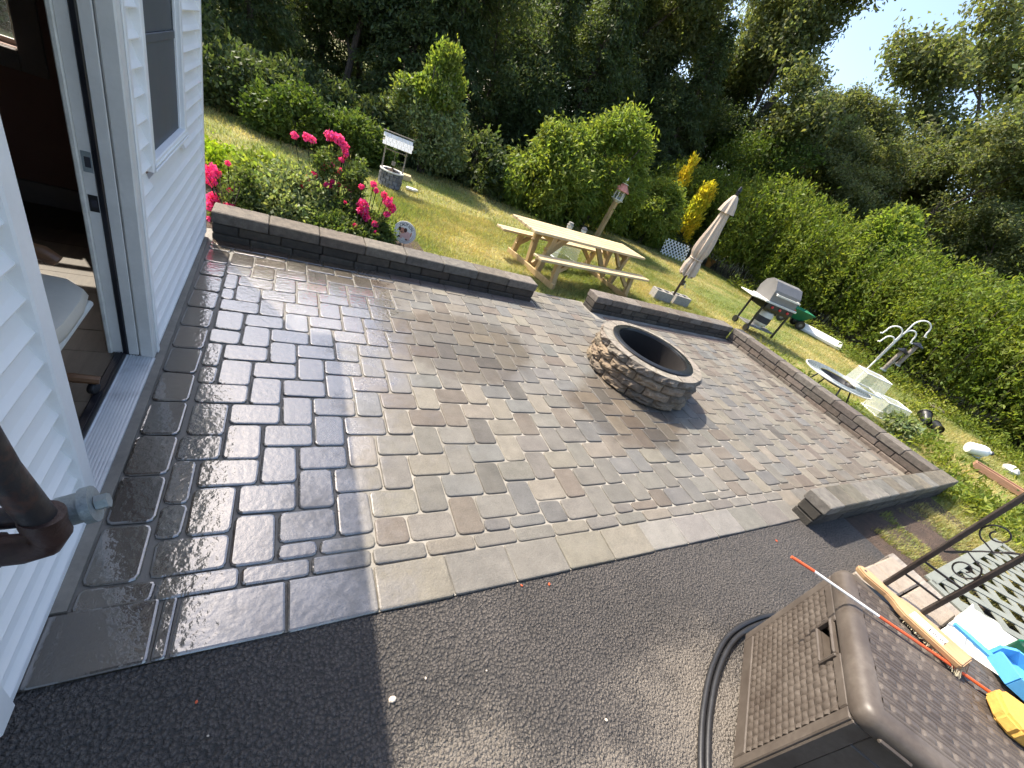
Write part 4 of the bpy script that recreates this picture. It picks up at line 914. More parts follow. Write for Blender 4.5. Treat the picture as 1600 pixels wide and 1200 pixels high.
x, y = at(1465, 632, LZ); q = MB(); q.box(-.3, .3, -.14, .14, 0, .05, Matrix.Translation((x*.95, y*.95, LZ)) @ Matrix.Rotation(R(30), 4, 'Z'), .01); tag(q.build('flat_stone', 'palestone'), 'flat grey stone at the foot of the hedge', 'stone')

# ================================================================== porch corner, lower right
BXO = (1.69, -.183); BAN = math.atan2(-.85, .528)
db = thing('deck_box', 'brown resin wicker storage box with closed lid', 'storage box', (BXO[0], BXO[1], -.025), BAN)
def heightgrid(mb, nu, nv, fn, face):          # fn(u,v)->(p,skip)
    V = []; keep = set()
    for j in range(nv+1):
        for i in range(nu+1): V.append(fn(i/nu, j/nv))
    F = []
    for j in range(nv):
        for i in range(nu):
            if face((i+.5)/nu, (j+.5)/nv): F.append((j*(nu+1)+i, j*(nu+1)+i+1, (j+1)*(nu+1)+i+1, (j+1)*(nu+1)+i))
    mb._add(V, F)
BW, BL, BH = .706, 1.22, .625                  # width (y), length (x), body height
CS = .034
def weave(a, b):
    i, j = math.floor(a/CS), math.floor(b/CS); fa, fb = a/CS-i, b/CS-j
    if (i+j) % 2: fa, fb = fb, fa
    rib = .85+.15*abs(math.sin(fb*PI*3))
    return 0.0115*max(0., math.sin(PI*min(max(fb, .04), .96)))**.55*(.35+.65*math.sin(PI*fa)**.5 if 0 < fa < 1 else .35)*rib
Y0, Y1, Z0, Z1 = .045, .655, .10, .585; HY0, HY1, HZ0, HZ1 = .262, .430, .535, .598
q = MB(); heightgrid(q, 126, 100, lambda u, v: (-.002-weave((Y0+(Y1-Y0)*u), Z0+(Z1-Z0)*v), Y0+(Y1-Y0)*u, Z0+(Z1-Z0)*v), lambda u, v: not (HY0 < Y0+(Y1-Y0)*u < HY1 and HZ0 < Z0+(Z1-Z0)*v)); q.build('woven_panel', 'resin', db, True)
q = MB()
for b in ((-.010, .03, 0, Y0, .03, BH), (-.010, .03, Y1, BW, .03, BH), (-.012, .03, Y0, Y1, .03, Z0), (-.012, .03, Y0, HY0, Z1, BH), (-.012, .03, HY1, Y1, Z1, BH), (.04, .055, Y0, Y1, Z0, Z1)): q.box(*b, None, .004)
q.build('end_frame', 'resin', db)
hd = MB(); hd.box(-.022, .0, HY0-.012, HY0, HZ0-.012, HZ1+.012, None, .004); hd.box(-.022, .0, HY1, HY1+.012, HZ0-.012, HZ1+.012, None, .004); hd.box(-.022, .0, HY0, HY1, HZ0-.012, HZ0, None, .004); hd.box(-.026, .0, HY0, HY1, HZ1, HZ1+.014, None, .005); hd.box(0.0, .039, HY0, HY1, HZ0-.01, HZ0); hd.build('handle_recess', 'resin', db)
q = MB(); q.box(.031, BL-.001, .001, BW-.001, .03, .09); q.box(.056, BL, .012, .03, .0901, BH-.001); q.box(.056, BL, BW-.03, BW-.001, .0901, BH-.001); q.box(BL-.03, BL, .031, BW-.031, .0901, BH-.001); q.build('body', 'resin', db)
q = MB(); q.box(.0, .06, -.006, .012, .03, BH, None, .004); q.box(.06, BL, -.004, .0115, BH-.085, BH, None, .004); q.box(.06, BL, -.004, .0115, .03, .09, None, .004)
for k in range(4): q.box(.061+.29*k, .061+.29*k+.285, .0005, .0116, .095+0, BH-.09, None, .006)
q.build('side_panel', 'resin', db)
# lid: rounded slab with a woven top
LO = .018; RL = .05; lx0, lx1, ly0, ly1 = -LO, BL+LO, -LO, BW+LO; lz0, lz1 = BH+.004, BH+.078
q = MB(); nu_, nseg = 6, 5; rings = []
for (ins, z) in ((.004, lz0), (0, lz0+.006), (0, lz1-.042), (.004, lz1-.022), (.014, lz1-.008), (.03, lz1), (.062, lz1)):
    rr = RL-ins*.5; ring = []
    for cx, cy, a0 in ((lx1-RL, ly1-RL, 0), (lx0+RL, ly1-RL, 90), (lx0+RL, ly0+RL, 180), (lx1-RL, ly0+RL, 270)):
        for k in range(nseg): a = R(a0+k*90/(nseg-1)); ring.append((cx+max(RL-ins, .002)*math.cos(a), cy+max(RL-ins, .002)*math.sin(a), z) if ins < RL else (cx-(ins-RL)*math.copysign(1, cx-(lx0+lx1)/2)+.001*math.cos(a), cy-(ins-RL)*math.copysign(1, cy-(ly0+ly1)/2)+.001*math.sin(a), z))
    rings.append(ring)
n = len(rings[0]); V = [p for r_ in rings for p in r_]; F = [(i*n+k, i*n+(k+1) % n, (i+1)*n+(k+1) % n, (i+1)*n+k) for i in range(len(rings)-1) for k in range(n)]
q._add(V, F+[tuple(range(n))[::-1]]); lid = q.build('lid', 'resin', db, True)
TX0, TX1, TY0, TY1 = lx0+.062, lx1-.062, ly0+.062, ly1-.062
def lidw(a, b):
    per = .062; i = math.floor(b/per); f = b/per-i
    if f < .5:
        g = (a+.02*(i % 2))/.046; k = g-math.floor(g); return .0065*min(1, 4.5*min(k, 1-k))*min(1, 4.5*min(2*f, 1-2*f))
    g2 = (f-.5)*4 % 1; return .0045*min(1, 3.5*min(g2, 1-g2))
q = MB(); heightgrid(q, 400, 240, lambda u, v: (TX0+(TX1-TX0)*u, TY0+(TY1-TY0)*v, lz1-.004+lidw(TX0+(TX1-TX0)*u, TY0+(TY1-TY0)*v)), lambda u, v: True); q.build('woven_top', 'resin', lid, True)
q = MB(); q.box(.06, .16, -LO-.008, -LO+.004, lz0+.004, lz0+.022, None, .006); q.build('lid_catch', 'resin', lid)
LTOP = lz1-.025+.004
# marker rod across the lid
SR = thing('marker_rod', 'thin orange and white driveway marker rod lying across the lid', 'rod', (1.932, .287, LTOP+.012))
pts = [Vector((0, 0, .010)), Vector((.061, -.075, .010)), Vector((.212, -.291, .006)), Vector((.325, -.45, .006)), Vector((.455, -.645, .006))]
for i, (nm, mt, r_) in enumerate((('tip', 'orange', .0065), ('white_section', 'whiterod', .0055), ('orange_section', 'orange', .006), ('orange_section', 'orange', .006))): q = MB(); q.tube([pts[i], pts[i+1]], r_, 8); q.build(nm, mt, SR, True)
# scrub brush
br = thing('scrub_brush', 'long wooden handled scrub brush with paper label on the box lid', 'brush', (2.335, -.045, LTOP), R(-91)); br.scale = (1, .8, 1)
prof = [(-.205, -.010), (-.215, 0), (-.205, .010)]
outl = [(-.215, .0, ), (-.208, .016), (-.17, .028), (-.12, .024), (-.085, .020), (-.06, .026), (-.03, .042), (.0, .050), (.19, .050), (.198, .044), (.198, -.044), (.19, -.050), (.0, -.050), (-.03, -.042), (-.06, -.026), (-.085, -.020), (-.12, -.024), (-.17, -.028), (-.208, -.016)]
tl = Matrix.Rotation(R(-4), 4, 'Y') @ Matrix.Rotation(R(12), 4, 'X')
q = MB(); q.prism(outl[::-1], .022, .050, tl); bh = q.build('handle', 'brushwood', br)
bm = bmesh.new(); bm.from_mesh(bh.data); bmesh.ops.bevel(bm, geom=[e for e in bm.edges if len(e.link_faces) == 2 and e.calc_face_angle(0) > .9], offset=.005, segments=2, affect='EDGES'); bm.to_mesh(bh.data); bm.free()
q = MB(); q.tube([tl @ Vector((-.185, 0, .0501)), tl @ Vector((-.185, 0, .0507))], .006, 10); q.build('hang_hole', 'ink', bh)
q = MB(); q.box(.005, .125, -.032, .018, .0502, .0508, tl); lb = q.build('paper_label', 'label', bh)
q = MB(); xx = .07
for k in range(12): wd = rnd.choice((.0015, .0025, .004)); q.box(xx, xx+wd, -.024, -.002, .0509, .0512, tl); xx += wd+.0025
q.build('barcode', 'ink', lb)
q = MB(); 
for k in range(5): q.box(.012+.008*k, .015+.008*k, -.026, .01, .0509, .0512, tl)
q.build('label_print', 'paleink', lb)
q = MB()
for k in range(1100):
    x_ = nr.uniform(.0, .205); y_ = nr.uniform(-.048, .060); z_ = .023; a = nr.uniform(0, 6.28); l_ = nr.uniform(.006, .02)
    p = tl @ Vector((x_, min(y_, .046), z_)); e = Vector((p.x+l_*.6*math.cos(a)+(.012 if x_ > .17 else 0), p.y+l_*.6*math.sin(a)+(.02 if y_ > .02 else 0), .004+nr.uniform(0, .006)))
    q.tube([p, e], .0008, 3, False)
q.build('bristles', 'bristle', br)
# sponge, dustpan, crumpled wrapper
sp = thing('yellow_sponge', 'big yellow sponge with cut corners on the box lid', 'sponge', (2.36, -.455, LTOP+.002), R(-60))
q = MB(); q.prism([(-.12, -.045), (-.085, -.085), (.085, -.085), (.12, -.045), (.12, .045), (.085, .085), (-.085, .085), (-.12, .045)], .0, .055); so_ = q.build('sponge_body', 'sponge', sp)
bm = bmesh.new(); bm.from_mesh(so_.data); bmesh.ops.bevel(bm, geom=list(bm.edges), offset=.010, segments=2, affect='EDGES'); bm.to_mesh(so_.data); bm.free()
dp = thing('dustpan', 'bright blue plastic dustpan beside the yellow sponge', 'dustpan', (2.62, -.30, LTOP+.02), R(-77))
def pan(pr): pass
q = MB(); o1 = [(-.16, -.012), (-.16, .012), (-.03, .022), (.03, .105), (.25, .125), (.25, -.125), (.03, -.105), (-.03, -.022)]
q.prism(o1[::-1], 0, .012, Matrix.Rotation(R(3), 4, 'Y')); dpo = q.build('pan', 'blue', dp)
q = MB()
for a, b in zip(o1[2:5], o1[3:5]): q.bar((*a, .03), (*b, .03), .012, .06)
for a, b in zip(o1[5:7], o1[6:8]): q.bar((*a, .03), (*b, .03), .012, .06)
q.build('side_wall', 'blue', dp)
q = MB(); q.box(.05, .20, -.06, -.03, .0125, .016, Matrix.Rotation(R(3), 4, 'Y')); q.build('red_strip', 'red', dp)
x, y = at(1545, 985, .25); q = MB()
nx_ = 14
heightgrid(q, nx_, nx_, lambda u, v: (x-.35+.8*u, y-.30+.42*v, .16+.05*mnoise.noise(Vector((u*5, v*4, 8)))+.03*mnoise.noise(Vector((u*13, v*11, 3)))), lambda u, v: True); wr = q.build('paper_sack', 'offwhite', None)
md = wr.modifiers.new('thick', 'SOLIDIFY'); md.thickness = .004; tag(wr, 'crumpled white printed sack beside the blue dustpan', 'sack')
x, y = at(1599, 1018, .3); gb = thing('green_bottle', 'green plastic bottle at the right picture edge', 'bottle', (x, y, .18)); q = MB(); q.lathe([(.001, 0), (.05, 0), (.055, .02), (.055, .16), (.02, .2), (.018, .23), (.001, .23)], 14); q.build('bottle', 'green', gb, True)
# hose loops behind the box
hs = MB(); 
def loop(off): return [(at(u, v, .0)[0]-off*.5, at(u, v, .0)[1]+off*1.0, .0) for u, v in ((1290, 985), (1225, 968), (1180, 978), (1145, 1003), (1122, 1050), (1110, 1110), (1106, 1170), (1108, 1240), (1120, 1300))]
for of in (0, .028):
    p = loop(of); pp_ = []
    for i in range(len(p)-1):
        for t_ in np.linspace(0, 1, 6, endpoint=False):
            p0, p1, p2, p3 = [Vector(p[max(0, min(len(p)-1, i+k))]) for k in (-1, 0, 1, 2)]
            pp_.append(.5*((2*p1)+(-p0+p2)*t_+(2*p0-5*p1+4*p2-p3)*t_*t_+(-p0+3*p1-3*p2+p3)*t_**3))
    hs.tube(pp_, .013, 10)
tag(hs.build('garden_hose', 'hose', None, True), 'black hose looping round the foot of the brown box', 'hose')
# wrought iron porch column
co = thing('porch_column', 'flat black wrought iron porch column with scrolls', 'column', (3.79, .12, .12), math.atan2(-.22, .08))
CW = .235
for s in (0, CW): q = MB(); q.box(s-.014, s+.014, -.014, .014, 0, 2.45, None, .003); q.build('upright', 'iron', co)
for z in (.15, .30, 1.32, 2.35): q = MB(); q.box(.015, CW-.015, -.006, .006, z-.006, z+.006); q.build('rung', 'iron', co)
def scroll(cx, cz, r0, a0, turns, sgn): 
    out = []
    for t_ in np.linspace(0, 1, 26): a = a0+sgn*turns*2*PI*t_; r_ = r0*(1-.72*t_); out.append((cx+r_*math.cos(a), 0, cz+r_*math.sin(a)))
    return out
for z in (.33, .83, 1.36, 1.86):
    A = scroll(CW*.62, z+.085, .078, R(90), 1.35, -1); B = scroll(CW*.38, z+.37, .078, R(270), 1.35, -1)
    q = MB(); q.tube(A[::-1]+[(CW*.45, 0, z+.20), (CW*.5, 0, z+.25)]+B if 0 else A, .005, 6); q.tube(B, .005, 6); q.tube([A[0], (CW*.36, 0, z+.185), (CW*.2, 0, z+.12), (.02, 0, z+.10)], .005, 6); q.tube([B[0], (CW*.64, 0, z+.27), (CW*.8, 0, z+.33), (CW-.02, 0, z+.35)], .005, 6); q.tube([(.02, 0, z+.10), (CW*.5, 0, z+.24), (CW-.02, 0, z+.35)], .005, 6); q.build('scroll', 'iron', co, True)
# stone step, weathered timber, grey lattice
ss = thing('stone_step', 'pale stone step with weathered timber at the foot of the iron column', 'step', (3.95, .15, 0), R(0))
for i, (x0, x1, y0, y1) in enumerate(((-.35, -.02, -.12, .10), (-.01, .33, -.12, .10), (-.33, .0, -.36, -.13), (.01, .32, -.36, -.13), (-.32, .0, -.60, -.37))): q = MB(); q.box(x0, x1, y0, y1, -.03, .118, None, .012); q.build('step_block', 'palestone', ss)
q = MB(); q.box(.34, .45, -.75, .12, -.03, .10, None, .006); q.build('timber', 'oldwood', ss)
q = MB(); q.box(.46, .55, -.85, .0, -.03, .07, None, .006); q.build('timber', 'oldwood', ss)
gl = thing('lattice_panel', 'grey lattice panel lying on the dry grass behind the iron column', 'lattice', (4.66, .02, .035), 0); gl.rotation_euler = (R(91), 0, 0)
lattice(gl, 2.3, .70, .27, .075, .008, 'greylat', True)

# ================================================================== plants
def plant(name, label, cat, loc, group=None, rz=0., sc=1.): 
    t = thing(name, label, cat, loc, rz, group); t.scale = (sc, sc, sc); return t
def mobj(name, me, parent): return link(bpy.data.objects.new(name, me), parent)
def stems(n, rad, h, r=.01, seed=0, lean=.4):
    rg = random.Random(seed); mb = MB()
    for k in range(n):
        a = rg.uniform(0, 6.28); q = rg.uniform(0, rad*.35); l_ = rg.uniform(.1, lean); hh = h*rg.uniform(.7, 1)
        mb.tube([(q*math.cos(a), q*math.sin(a), -.05), ((q+l_*hh*.4)*math.cos(a), (q+l_*hh*.4)*math.sin(a), hh*.5), ((q+l_*hh)*math.cos(a+.2), (q+l_*hh)*math.sin(a+.2), hh)], r, 5, True, lambda t: r*(1-.6*t))
    return mb
def shrub_mesh(name, lobes, n, k, size, mat, spread=.09, droop=.2, aspect=.5, gap=1.3, thr=-.12, shell=.6, upb=.3, var=.3):
    T, D = blob_points(n, lobes, shell, gap, thr, rnd.uniform(0, 50)); D = D.copy(); D[:, 2] += upb
    P, DD = twigs(T, D, k, spread, droop); P[:, 2] = np.maximum(P[:, 2], .02); return leaf_mesh(name, P, DD, size, mat, aspect, var)

# --- dark woodland behind the lawn: three kinds, copied
def conifer(h, rad, n, seed):
    rg = np.random.default_rng(seed); mb = MB(); mb.tube([(0, 0, -.1), (0, 0, h*.5), (0, 0, h)], .15, 8, True, lambda t: .17*(1-t)+.01)
    T = []; D = []
    nb = 120
    for b in range(nb):
        z = h*(.04+.94*(b/nb)**.9); L = rad*(1-z/h)**.75*rg.uniform(.7, 1.12)+.12; a = b*2.4+rg.uniform(-.4, .4); m_ = max(6, int(n/nb*(L/rad)*1.5)); s = rg.uniform(.1, 1, m_)**.7
        wid = rg.normal(size=m_)*.16*L*(.4+s*.6)
        x = s*L*math.cos(a)-wid*math.sin(a); y = s*L*math.sin(a)+wid*math.cos(a); zz = z-.32*L*s**1.4+.06*L*s+rg.normal(size=m_)*.05
        T.append(np.stack([x, y, zz], 1)); D.append(np.tile([math.cos(a), math.sin(a), -.35], (m_, 1)))
        if b % 2 == 0: mb.tube([(0, 0, z), (L*.5*math.cos(a), L*.5*math.sin(a), z-.05*L), (L*.9*math.cos(a), L*.9*math.sin(a), z-.24*L)], .02, 4, False, lambda t: .025*(1-t)+.004)
    return mb, np.concatenate(T), np.concatenate(D)
def conifer_proto(h, rad, n, seed, mat):
    mb, T, D = conifer(h, rad, n, seed); P, DD = twigs(T, D, 4, .09, .3); return mb.mesh('trunk', 'bark'), leaf_mesh('crown', P, DD, .17, mat, .32, .35)
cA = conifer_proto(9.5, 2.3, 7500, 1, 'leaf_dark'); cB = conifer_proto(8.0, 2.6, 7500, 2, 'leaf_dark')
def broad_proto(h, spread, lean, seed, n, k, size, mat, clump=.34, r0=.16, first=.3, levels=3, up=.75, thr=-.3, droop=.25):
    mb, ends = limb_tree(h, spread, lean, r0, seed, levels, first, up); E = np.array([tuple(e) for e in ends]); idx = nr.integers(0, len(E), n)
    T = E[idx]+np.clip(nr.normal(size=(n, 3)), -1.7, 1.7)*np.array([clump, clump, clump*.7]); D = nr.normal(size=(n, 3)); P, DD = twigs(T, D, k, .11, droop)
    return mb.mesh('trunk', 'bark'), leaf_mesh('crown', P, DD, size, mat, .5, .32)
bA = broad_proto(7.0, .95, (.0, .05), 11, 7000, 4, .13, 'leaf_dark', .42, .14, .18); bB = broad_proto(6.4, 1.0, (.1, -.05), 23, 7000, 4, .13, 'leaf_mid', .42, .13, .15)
def place(proto, name, label, cat, x, y, sc, rz, group=None, z=LZ-.05, sz=None):
    t = thing(name, label, cat, (x, y, z), rz, group); t.scale = (sc, sc, sz or sc); mobj('trunk', proto[0], t); mobj('crown', proto[1], t); return t
WG = 'dark trees of the wood behind the lawn'
WL = ['dark drooping evergreen in the shaded wood behind the lawn', 'dark leafy tree in the shaded wood behind the lawn']
spots = []
for i in range(13): spots.append((-5.2+i*1.55+rnd.uniform(-.4, .4), (12.6 if i < 4 else 14.7)+rnd.uniform(-.5, .9)+max(0, i-9)*.2))
for i in range(12): spots.append((-6+i*2.1+rnd.uniform(-.5, .5), 17.3+rnd.uniform(-.6, .9)))
for i in range(9): spots.append((-7+i*3.4+rnd.uniform(-.5, .5), 20.5+rnd.uniform(-.5, .5)))
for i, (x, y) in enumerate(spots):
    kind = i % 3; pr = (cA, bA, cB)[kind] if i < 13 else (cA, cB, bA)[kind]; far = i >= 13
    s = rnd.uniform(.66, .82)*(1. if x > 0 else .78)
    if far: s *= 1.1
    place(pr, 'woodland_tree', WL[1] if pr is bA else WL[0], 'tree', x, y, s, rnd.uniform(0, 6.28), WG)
# undergrowth along the foot of the wood
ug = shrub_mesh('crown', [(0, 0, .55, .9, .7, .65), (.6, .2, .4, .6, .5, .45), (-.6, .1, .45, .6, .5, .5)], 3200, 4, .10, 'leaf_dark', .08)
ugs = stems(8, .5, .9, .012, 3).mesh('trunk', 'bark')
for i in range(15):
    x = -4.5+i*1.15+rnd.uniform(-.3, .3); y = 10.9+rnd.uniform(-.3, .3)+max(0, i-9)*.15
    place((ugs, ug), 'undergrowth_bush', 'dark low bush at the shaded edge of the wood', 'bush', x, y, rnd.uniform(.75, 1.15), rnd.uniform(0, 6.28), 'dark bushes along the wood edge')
# mixed bushes left of the lawn
def bush(name, label, cat, u, v, f, lobes, n, k, size, mat, group=None, **kw):
    x, y = at(u, v, LZ); t = plant(name, label, cat, (x*f, y*f, LZ)); s = stems(9, .5, max(l[2] for l in lobes), .012, int(u)).build('stems', 'bark', t); mobj('foliage', shrub_mesh('foliage', lobes, n, k, size, mat, **kw), t); return t
bush('shrub', 'rounded light green shrub at the left edge of the lawn', 'shrub', 455, 232, 1.06, [(0, 0, .42, .55, .5, .42), (.35, .1, .3, .35, .35, .32), (-.35, .1, .32, .35, .35, .3)], 2400, 4, .075, 'leaf_mid', spread=.07, thr=.02, gap=2.2)
bush('shrub', 'dull green shrub between the round shrub and the wishing well', 'shrub', 545, 262, 1.08, [(0, 0, .38, .6, .45, .38), (.45, .1, .28, .4, .35, .28), (-.4, .2, .35, .4, .35, .33)], 2400, 4, .07, 'leaf_mid', spread=.06)
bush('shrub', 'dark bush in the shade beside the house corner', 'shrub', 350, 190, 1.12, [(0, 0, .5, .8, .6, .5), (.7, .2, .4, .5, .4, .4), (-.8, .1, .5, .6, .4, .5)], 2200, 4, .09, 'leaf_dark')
# young tree behind the wishing well: pale lower mass and light upright top
x, y = at(655, 268, LZ); yt = plant('young_tree', 'young light green tree with upright shoots behind the wishing well', 'tree', (x, y, LZ)); stems(7, .3, 2.0, .022, 5, .22).build('trunk', 'bark', yt)
mobj('crown', shrub_mesh('crown', [(0, 0, .8, .75, .6, .6), (.4, .1, .5, .6, .5, .42), (-.4, 0, 1.0, .45, .4, .42), (.1, 0, 1.35, .5, .4, .5), (.6, 0, .75, .35, .3, .25), (-.55, 0, 1.35, .25, .25, .2)], 3400, 4, .085, 'leaf_silver', spread=.08, thr=.05, gap=2.6), yt)
mobj('top_shoots', shrub_mesh('top_shoots', [(-.4, 0, 1.75, .12, .12, .5), (-.1, .05, 2.0, .12, .13, .55), (.15, 0, 1.9, .12, .12, .55), (.35, 0, 1.6, .15, .12, .4), (-.1, 0, 1.5, .5, .35, .35), (-.65, 0, 1.5, .14, .1, .35)], 2100, 4, .08, 'leaf_light', spread=.07, upb=.9, droop=0), yt)
# big light green bush in the middle, several lobes, drooping leaves
bb = []
for i, (u, v, f, s, lab) in enumerate(((838, 345, 1.08, .9, 'broad light green bush left of the bird feeder'), (900, 366, 1.14, 1.0, 'tall light green bush directly behind the bird feeder'), (990, 384, 1.1, .8, 'light green bush right of the bird feeder, under the yellow shrub'))):
    x, y = at(u, v, LZ); t = plant('leafy_bush', lab, 'bush', (x*f, y*f, LZ), 'light green bushes behind the picnic table'); bb.append(t)
    h = (2.1, 2.95, 1.9)[i]; s *= 1.3; lob = [(0, 0, h*.45, .95*s, .8*s, h*.42), (.5*s, .1, h*.35, .7*s, .6*s, h*.33), (-.6*s, .1, h*.32, .7*s, .6*s, h*.3), (.1, .1, h*.75, .6*s, .55*s, h*.27), (-.35*s, 0, h*.68, .42*s, .4*s, h*.25), (.45*s, 0, h*.70, .4*s, .4*s, h*.22)]
    stems(9, .5, h*.85, .02, i+40).build('stems', 'bark', t); mobj('foliage', shrub_mesh('foliage', lob, 6200, 4, .125, 'leaf_light', spread=.10, droop=.75, aspect=.34, gap=1.9, thr=.0), t)
x, y = at(770, 300, LZ); t = plant('shrub', 'grey green feathery shrub left of the big light green bush', 'shrub', (x*1.05, y*1.05, LZ)); stems(6, .3, .7, .012, 8).build('stems', 'bark', t); mobj('foliage', shrub_mesh('foliage', [(0, 0, .35, .6, .5, .38), (.4, .1, .25, .4, .4, .28)], 1800, 4, .08, 'leaf_mid', aspect=.25), t)
# two yellow arborvitae
for i, (u, v, f, h) in enumerate(((1012, 376, 1.02, 2.9), (1050, 388, .93, 2.75))):
    x, y = at(u, v, LZ); t = plant('golden_conifer', ('golden yellow conifer tip behind the light green bush', 'golden yellow narrow conifer left of the closed parasol')[i], 'conifer', (x*f, y*f, LZ), 'golden conifers'); stems(4, .1, h*.8, .02, i+60, .06).build('trunk', 'bark', t)
    mobj('crown', shrub_mesh('crown', [(0, 0, h*.35, .36, .34, h*.36), (.03, 0, h*.62, .25, .24, h*.3), (.05, 0, h*.82, .12, .12, h*.22)], 1500, 4, .12, 'leaf_yellow', spread=.06, upb=1.4, droop=-.3, aspect=.35, thr=.02, gap=3.), t)
# hedge on the right: upright leafy shoots
def hedge_mesh(seed):
    rg = np.random.default_rng(seed); n = 300; T = []; D = []; mb = MB()
    for k in range(n):
        a = rg.uniform(0, 6.28); r_ = math.sqrt(rg.uniform(0, 1)); bx, by = 1.35*r_*math.cos(a), 1.15*r_*math.sin(a); h = 2.35*(1-.28*r_**2)*rg.uniform(.8, 1.12); lx, ly = rg.normal(0, .12)+.10*bx, rg.normal(0, .12)+.10*by; m_ = 17
        s = rg.uniform(.08, 1, m_)**.6; T.append(np.stack([bx+lx*s*h*.5, by+ly*s*h*.5, s*h], 1)); D.append(np.tile([lx, ly, .8], (m_, 1)))
        if k % 5 == 0: mb.tube([(bx*.6, by*.6, -.05), (bx+lx*h*.25, by+ly*h*.25, h*.5), (bx+lx*h*.45, by+ly*h*.45, h*.95)], .006, 4, False)
    T = np.concatenate(T); D = np.concatenate(D); P, DD = twigs(T, D, 5, .075, 0.); P[:, 2] = np.maximum(P[:, 2], .03); return mb.mesh('stems', 'bark'), leaf_mesh('foliage', P, DD, .088, 'leaf_hedge', .40, .42)
hA, hB = hedge_mesh(1), hedge_mesh(2)
HP = [(14.2, 11.6), (14.7, 9.9), (15.2, 8.2), (15.5, 6.5), (15.4, 4.9), (15.1, 3.3), (14.8, 1.8), (14.6, .3), (14.8, -1.2), (17.0, 10.5), (17.4, 7.5), (17.4, 4.5), (17.3, 1.5), (17.4, -1.0), (13.4, 13.0)]
for i, (x, y) in enumerate(HP):
    pr = (hA, hB)[i % 2]; t = thing('hedge_bush', 'tall bright green hedge bush in the row along the right of the lawn', 'hedge', (x, y, LZ-.03), rnd.uniform(0, 6.28), 'hedge bushes along the right'); s = rnd.uniform(1.08, 1.3); t.scale = (s, s, s*rnd.uniform(.98, 1.2)*(1.1 if x > 16.5 else 1)); mobj('stems', pr[0], t); mobj('foliage', pr[1], t)
# young sapling sticking out of the hedge
t = plant('sapling', 'pale green sapling rising above the hedge', 'sapling', (16.0, 7.3, LZ)); stems(5, .3, 3.3, .02, 9, .12).build('trunk', 'bark', t); mobj('crown', shrub_mesh('crown', [(0, 0, 3.1, .8, .7, .75), (.3, 0, 3.5, .4, .4, .45)], 1400, 4, .13, 'leaf_light', spread=.1), t)
# tall trees behind the hedge
tallA = broad_proto(10.5, .85, (.16, -.10), 31, 13000, 4, .15, 'leaf_tall', .36, .24, .22, 3, .9)
tallB = broad_proto(9.5, .95, (-.05, .05), 47, 13000, 4, .15, 'leaf_tall', .36, .21, .25, 3, .8)
place(tallA, 'tall_tree', 'tall leaning tree with bare dark limbs before the pale sky', 'tree', 16.6, 16.9, 1.12, R(-20), 'tall trees behind the hedge')
place(tallB, 'tall_tree', 'tall broad tree left of the leaning one', 'tree', 11.6, 17.4, .95, R(70), 'tall trees behind the hedge')
place(tallB, 'tall_tree', 'airy tall tree standing at the upper right against the sky', 'tree', 25.0, 11.6, 1.36, R(200), 'tall trees behind the hedge')
place(tallA, 'tall_tree', 'dark lower tree between the two tall trees', 'tree', 22.0, 15.5, .85, R(120), 'tall trees behind the hedge')
place(tallB, 'tall_tree', 'dull green tree behind the hedge, right of the sapling', 'tree', 21.5, 8.6, .78, R(20), 'tall trees behind the hedge')
FARL = 'far green tree filling the gap low behind the hedge'
for i, (x, y, s) in enumerate(((20, 20, .9), (26, 17, .9), (28, 9, .8), (29, 5, .7), (27, 1.5, .6), (31, 12.5, .85), (9, 19.5, .9), (13.5, 20.5, .95), (18, 14, .68), (20.5, 12.3, .68), (21.5, 6, .58), (20.5, 2.5, .5), (23.5, 13.5, .8), (19.2, 10.6, .55), (24.5, 7.0, .75))):
    place((tallA, tallB, bB)[i % 3], 'far_tree', FARL, 'tree', x, y, s*(1.35 if i % 3 == 2 else 1), rnd.uniform(0, 6.28), 'far trees behind the hedge')
# --- flower bed
def bed_plant(name, label, x, y, lobes, n, k, size, mat, **kw):
    t = plant(name, label, 'plant', (x, y, LZ+.02)); stems(8, .25, max(l[2] for l in lobes), .006, int(x*100)+int(y*10)).build('stems', 'leaf_rose' if 0 else 'bark', t); mobj('foliage', shrub_mesh('foliage', lobes, n, k, size, mat, **kw), t); return t
bed_plant('silver_plant', 'pale silvery leaved plant behind the left end of the wall', -.02, 4.62, [(0, 0, .20, .36, .26, .22), (.25, .1, .15, .25, .22, .18), (-.2, .1, .2, .22, .2, .2)], 1300, 4, .05, 'leaf_silver', spread=.035, gap=3)
bed_plant('silver_plant', 'grey green plant in the middle of the flower bed', .12, 4.95, [(0, 0, .28, .38, .3, .28), (.25, .1, .2, .25, .22, .22)], 1400, 4, .05, 'leaf_silver', spread=.035, gap=3)
bed_plant('green_plant', 'mid green leafy plant between the silvery plants', -.1, 5.25, [(0, 0, .25, .4, .3, .25)], 1100, 4, .055, 'leaf_light', spread=.035, gap=3)
bed_plant('lime_plant', 'bright lime green low plant patch beside the house corner', -.35, 5.7, [(0, 0, .14, .55, .4, .18), (.4, .15, .12, .4, .3, .15), (-.4, 0, .16, .4, .35, .2)], 1900, 4, .05, 'leaf_lime', spread=.035, gap=3, upb=.6)
bed_plant('green_plant', 'low dark green plant just behind the wall', .45, 4.48, [(0, 0, .14, .32, .2, .17), (.3, 0, .12, .25, .18, .15)], 1200, 4, .04, 'leaf_rose', spread=.03, gap=3)
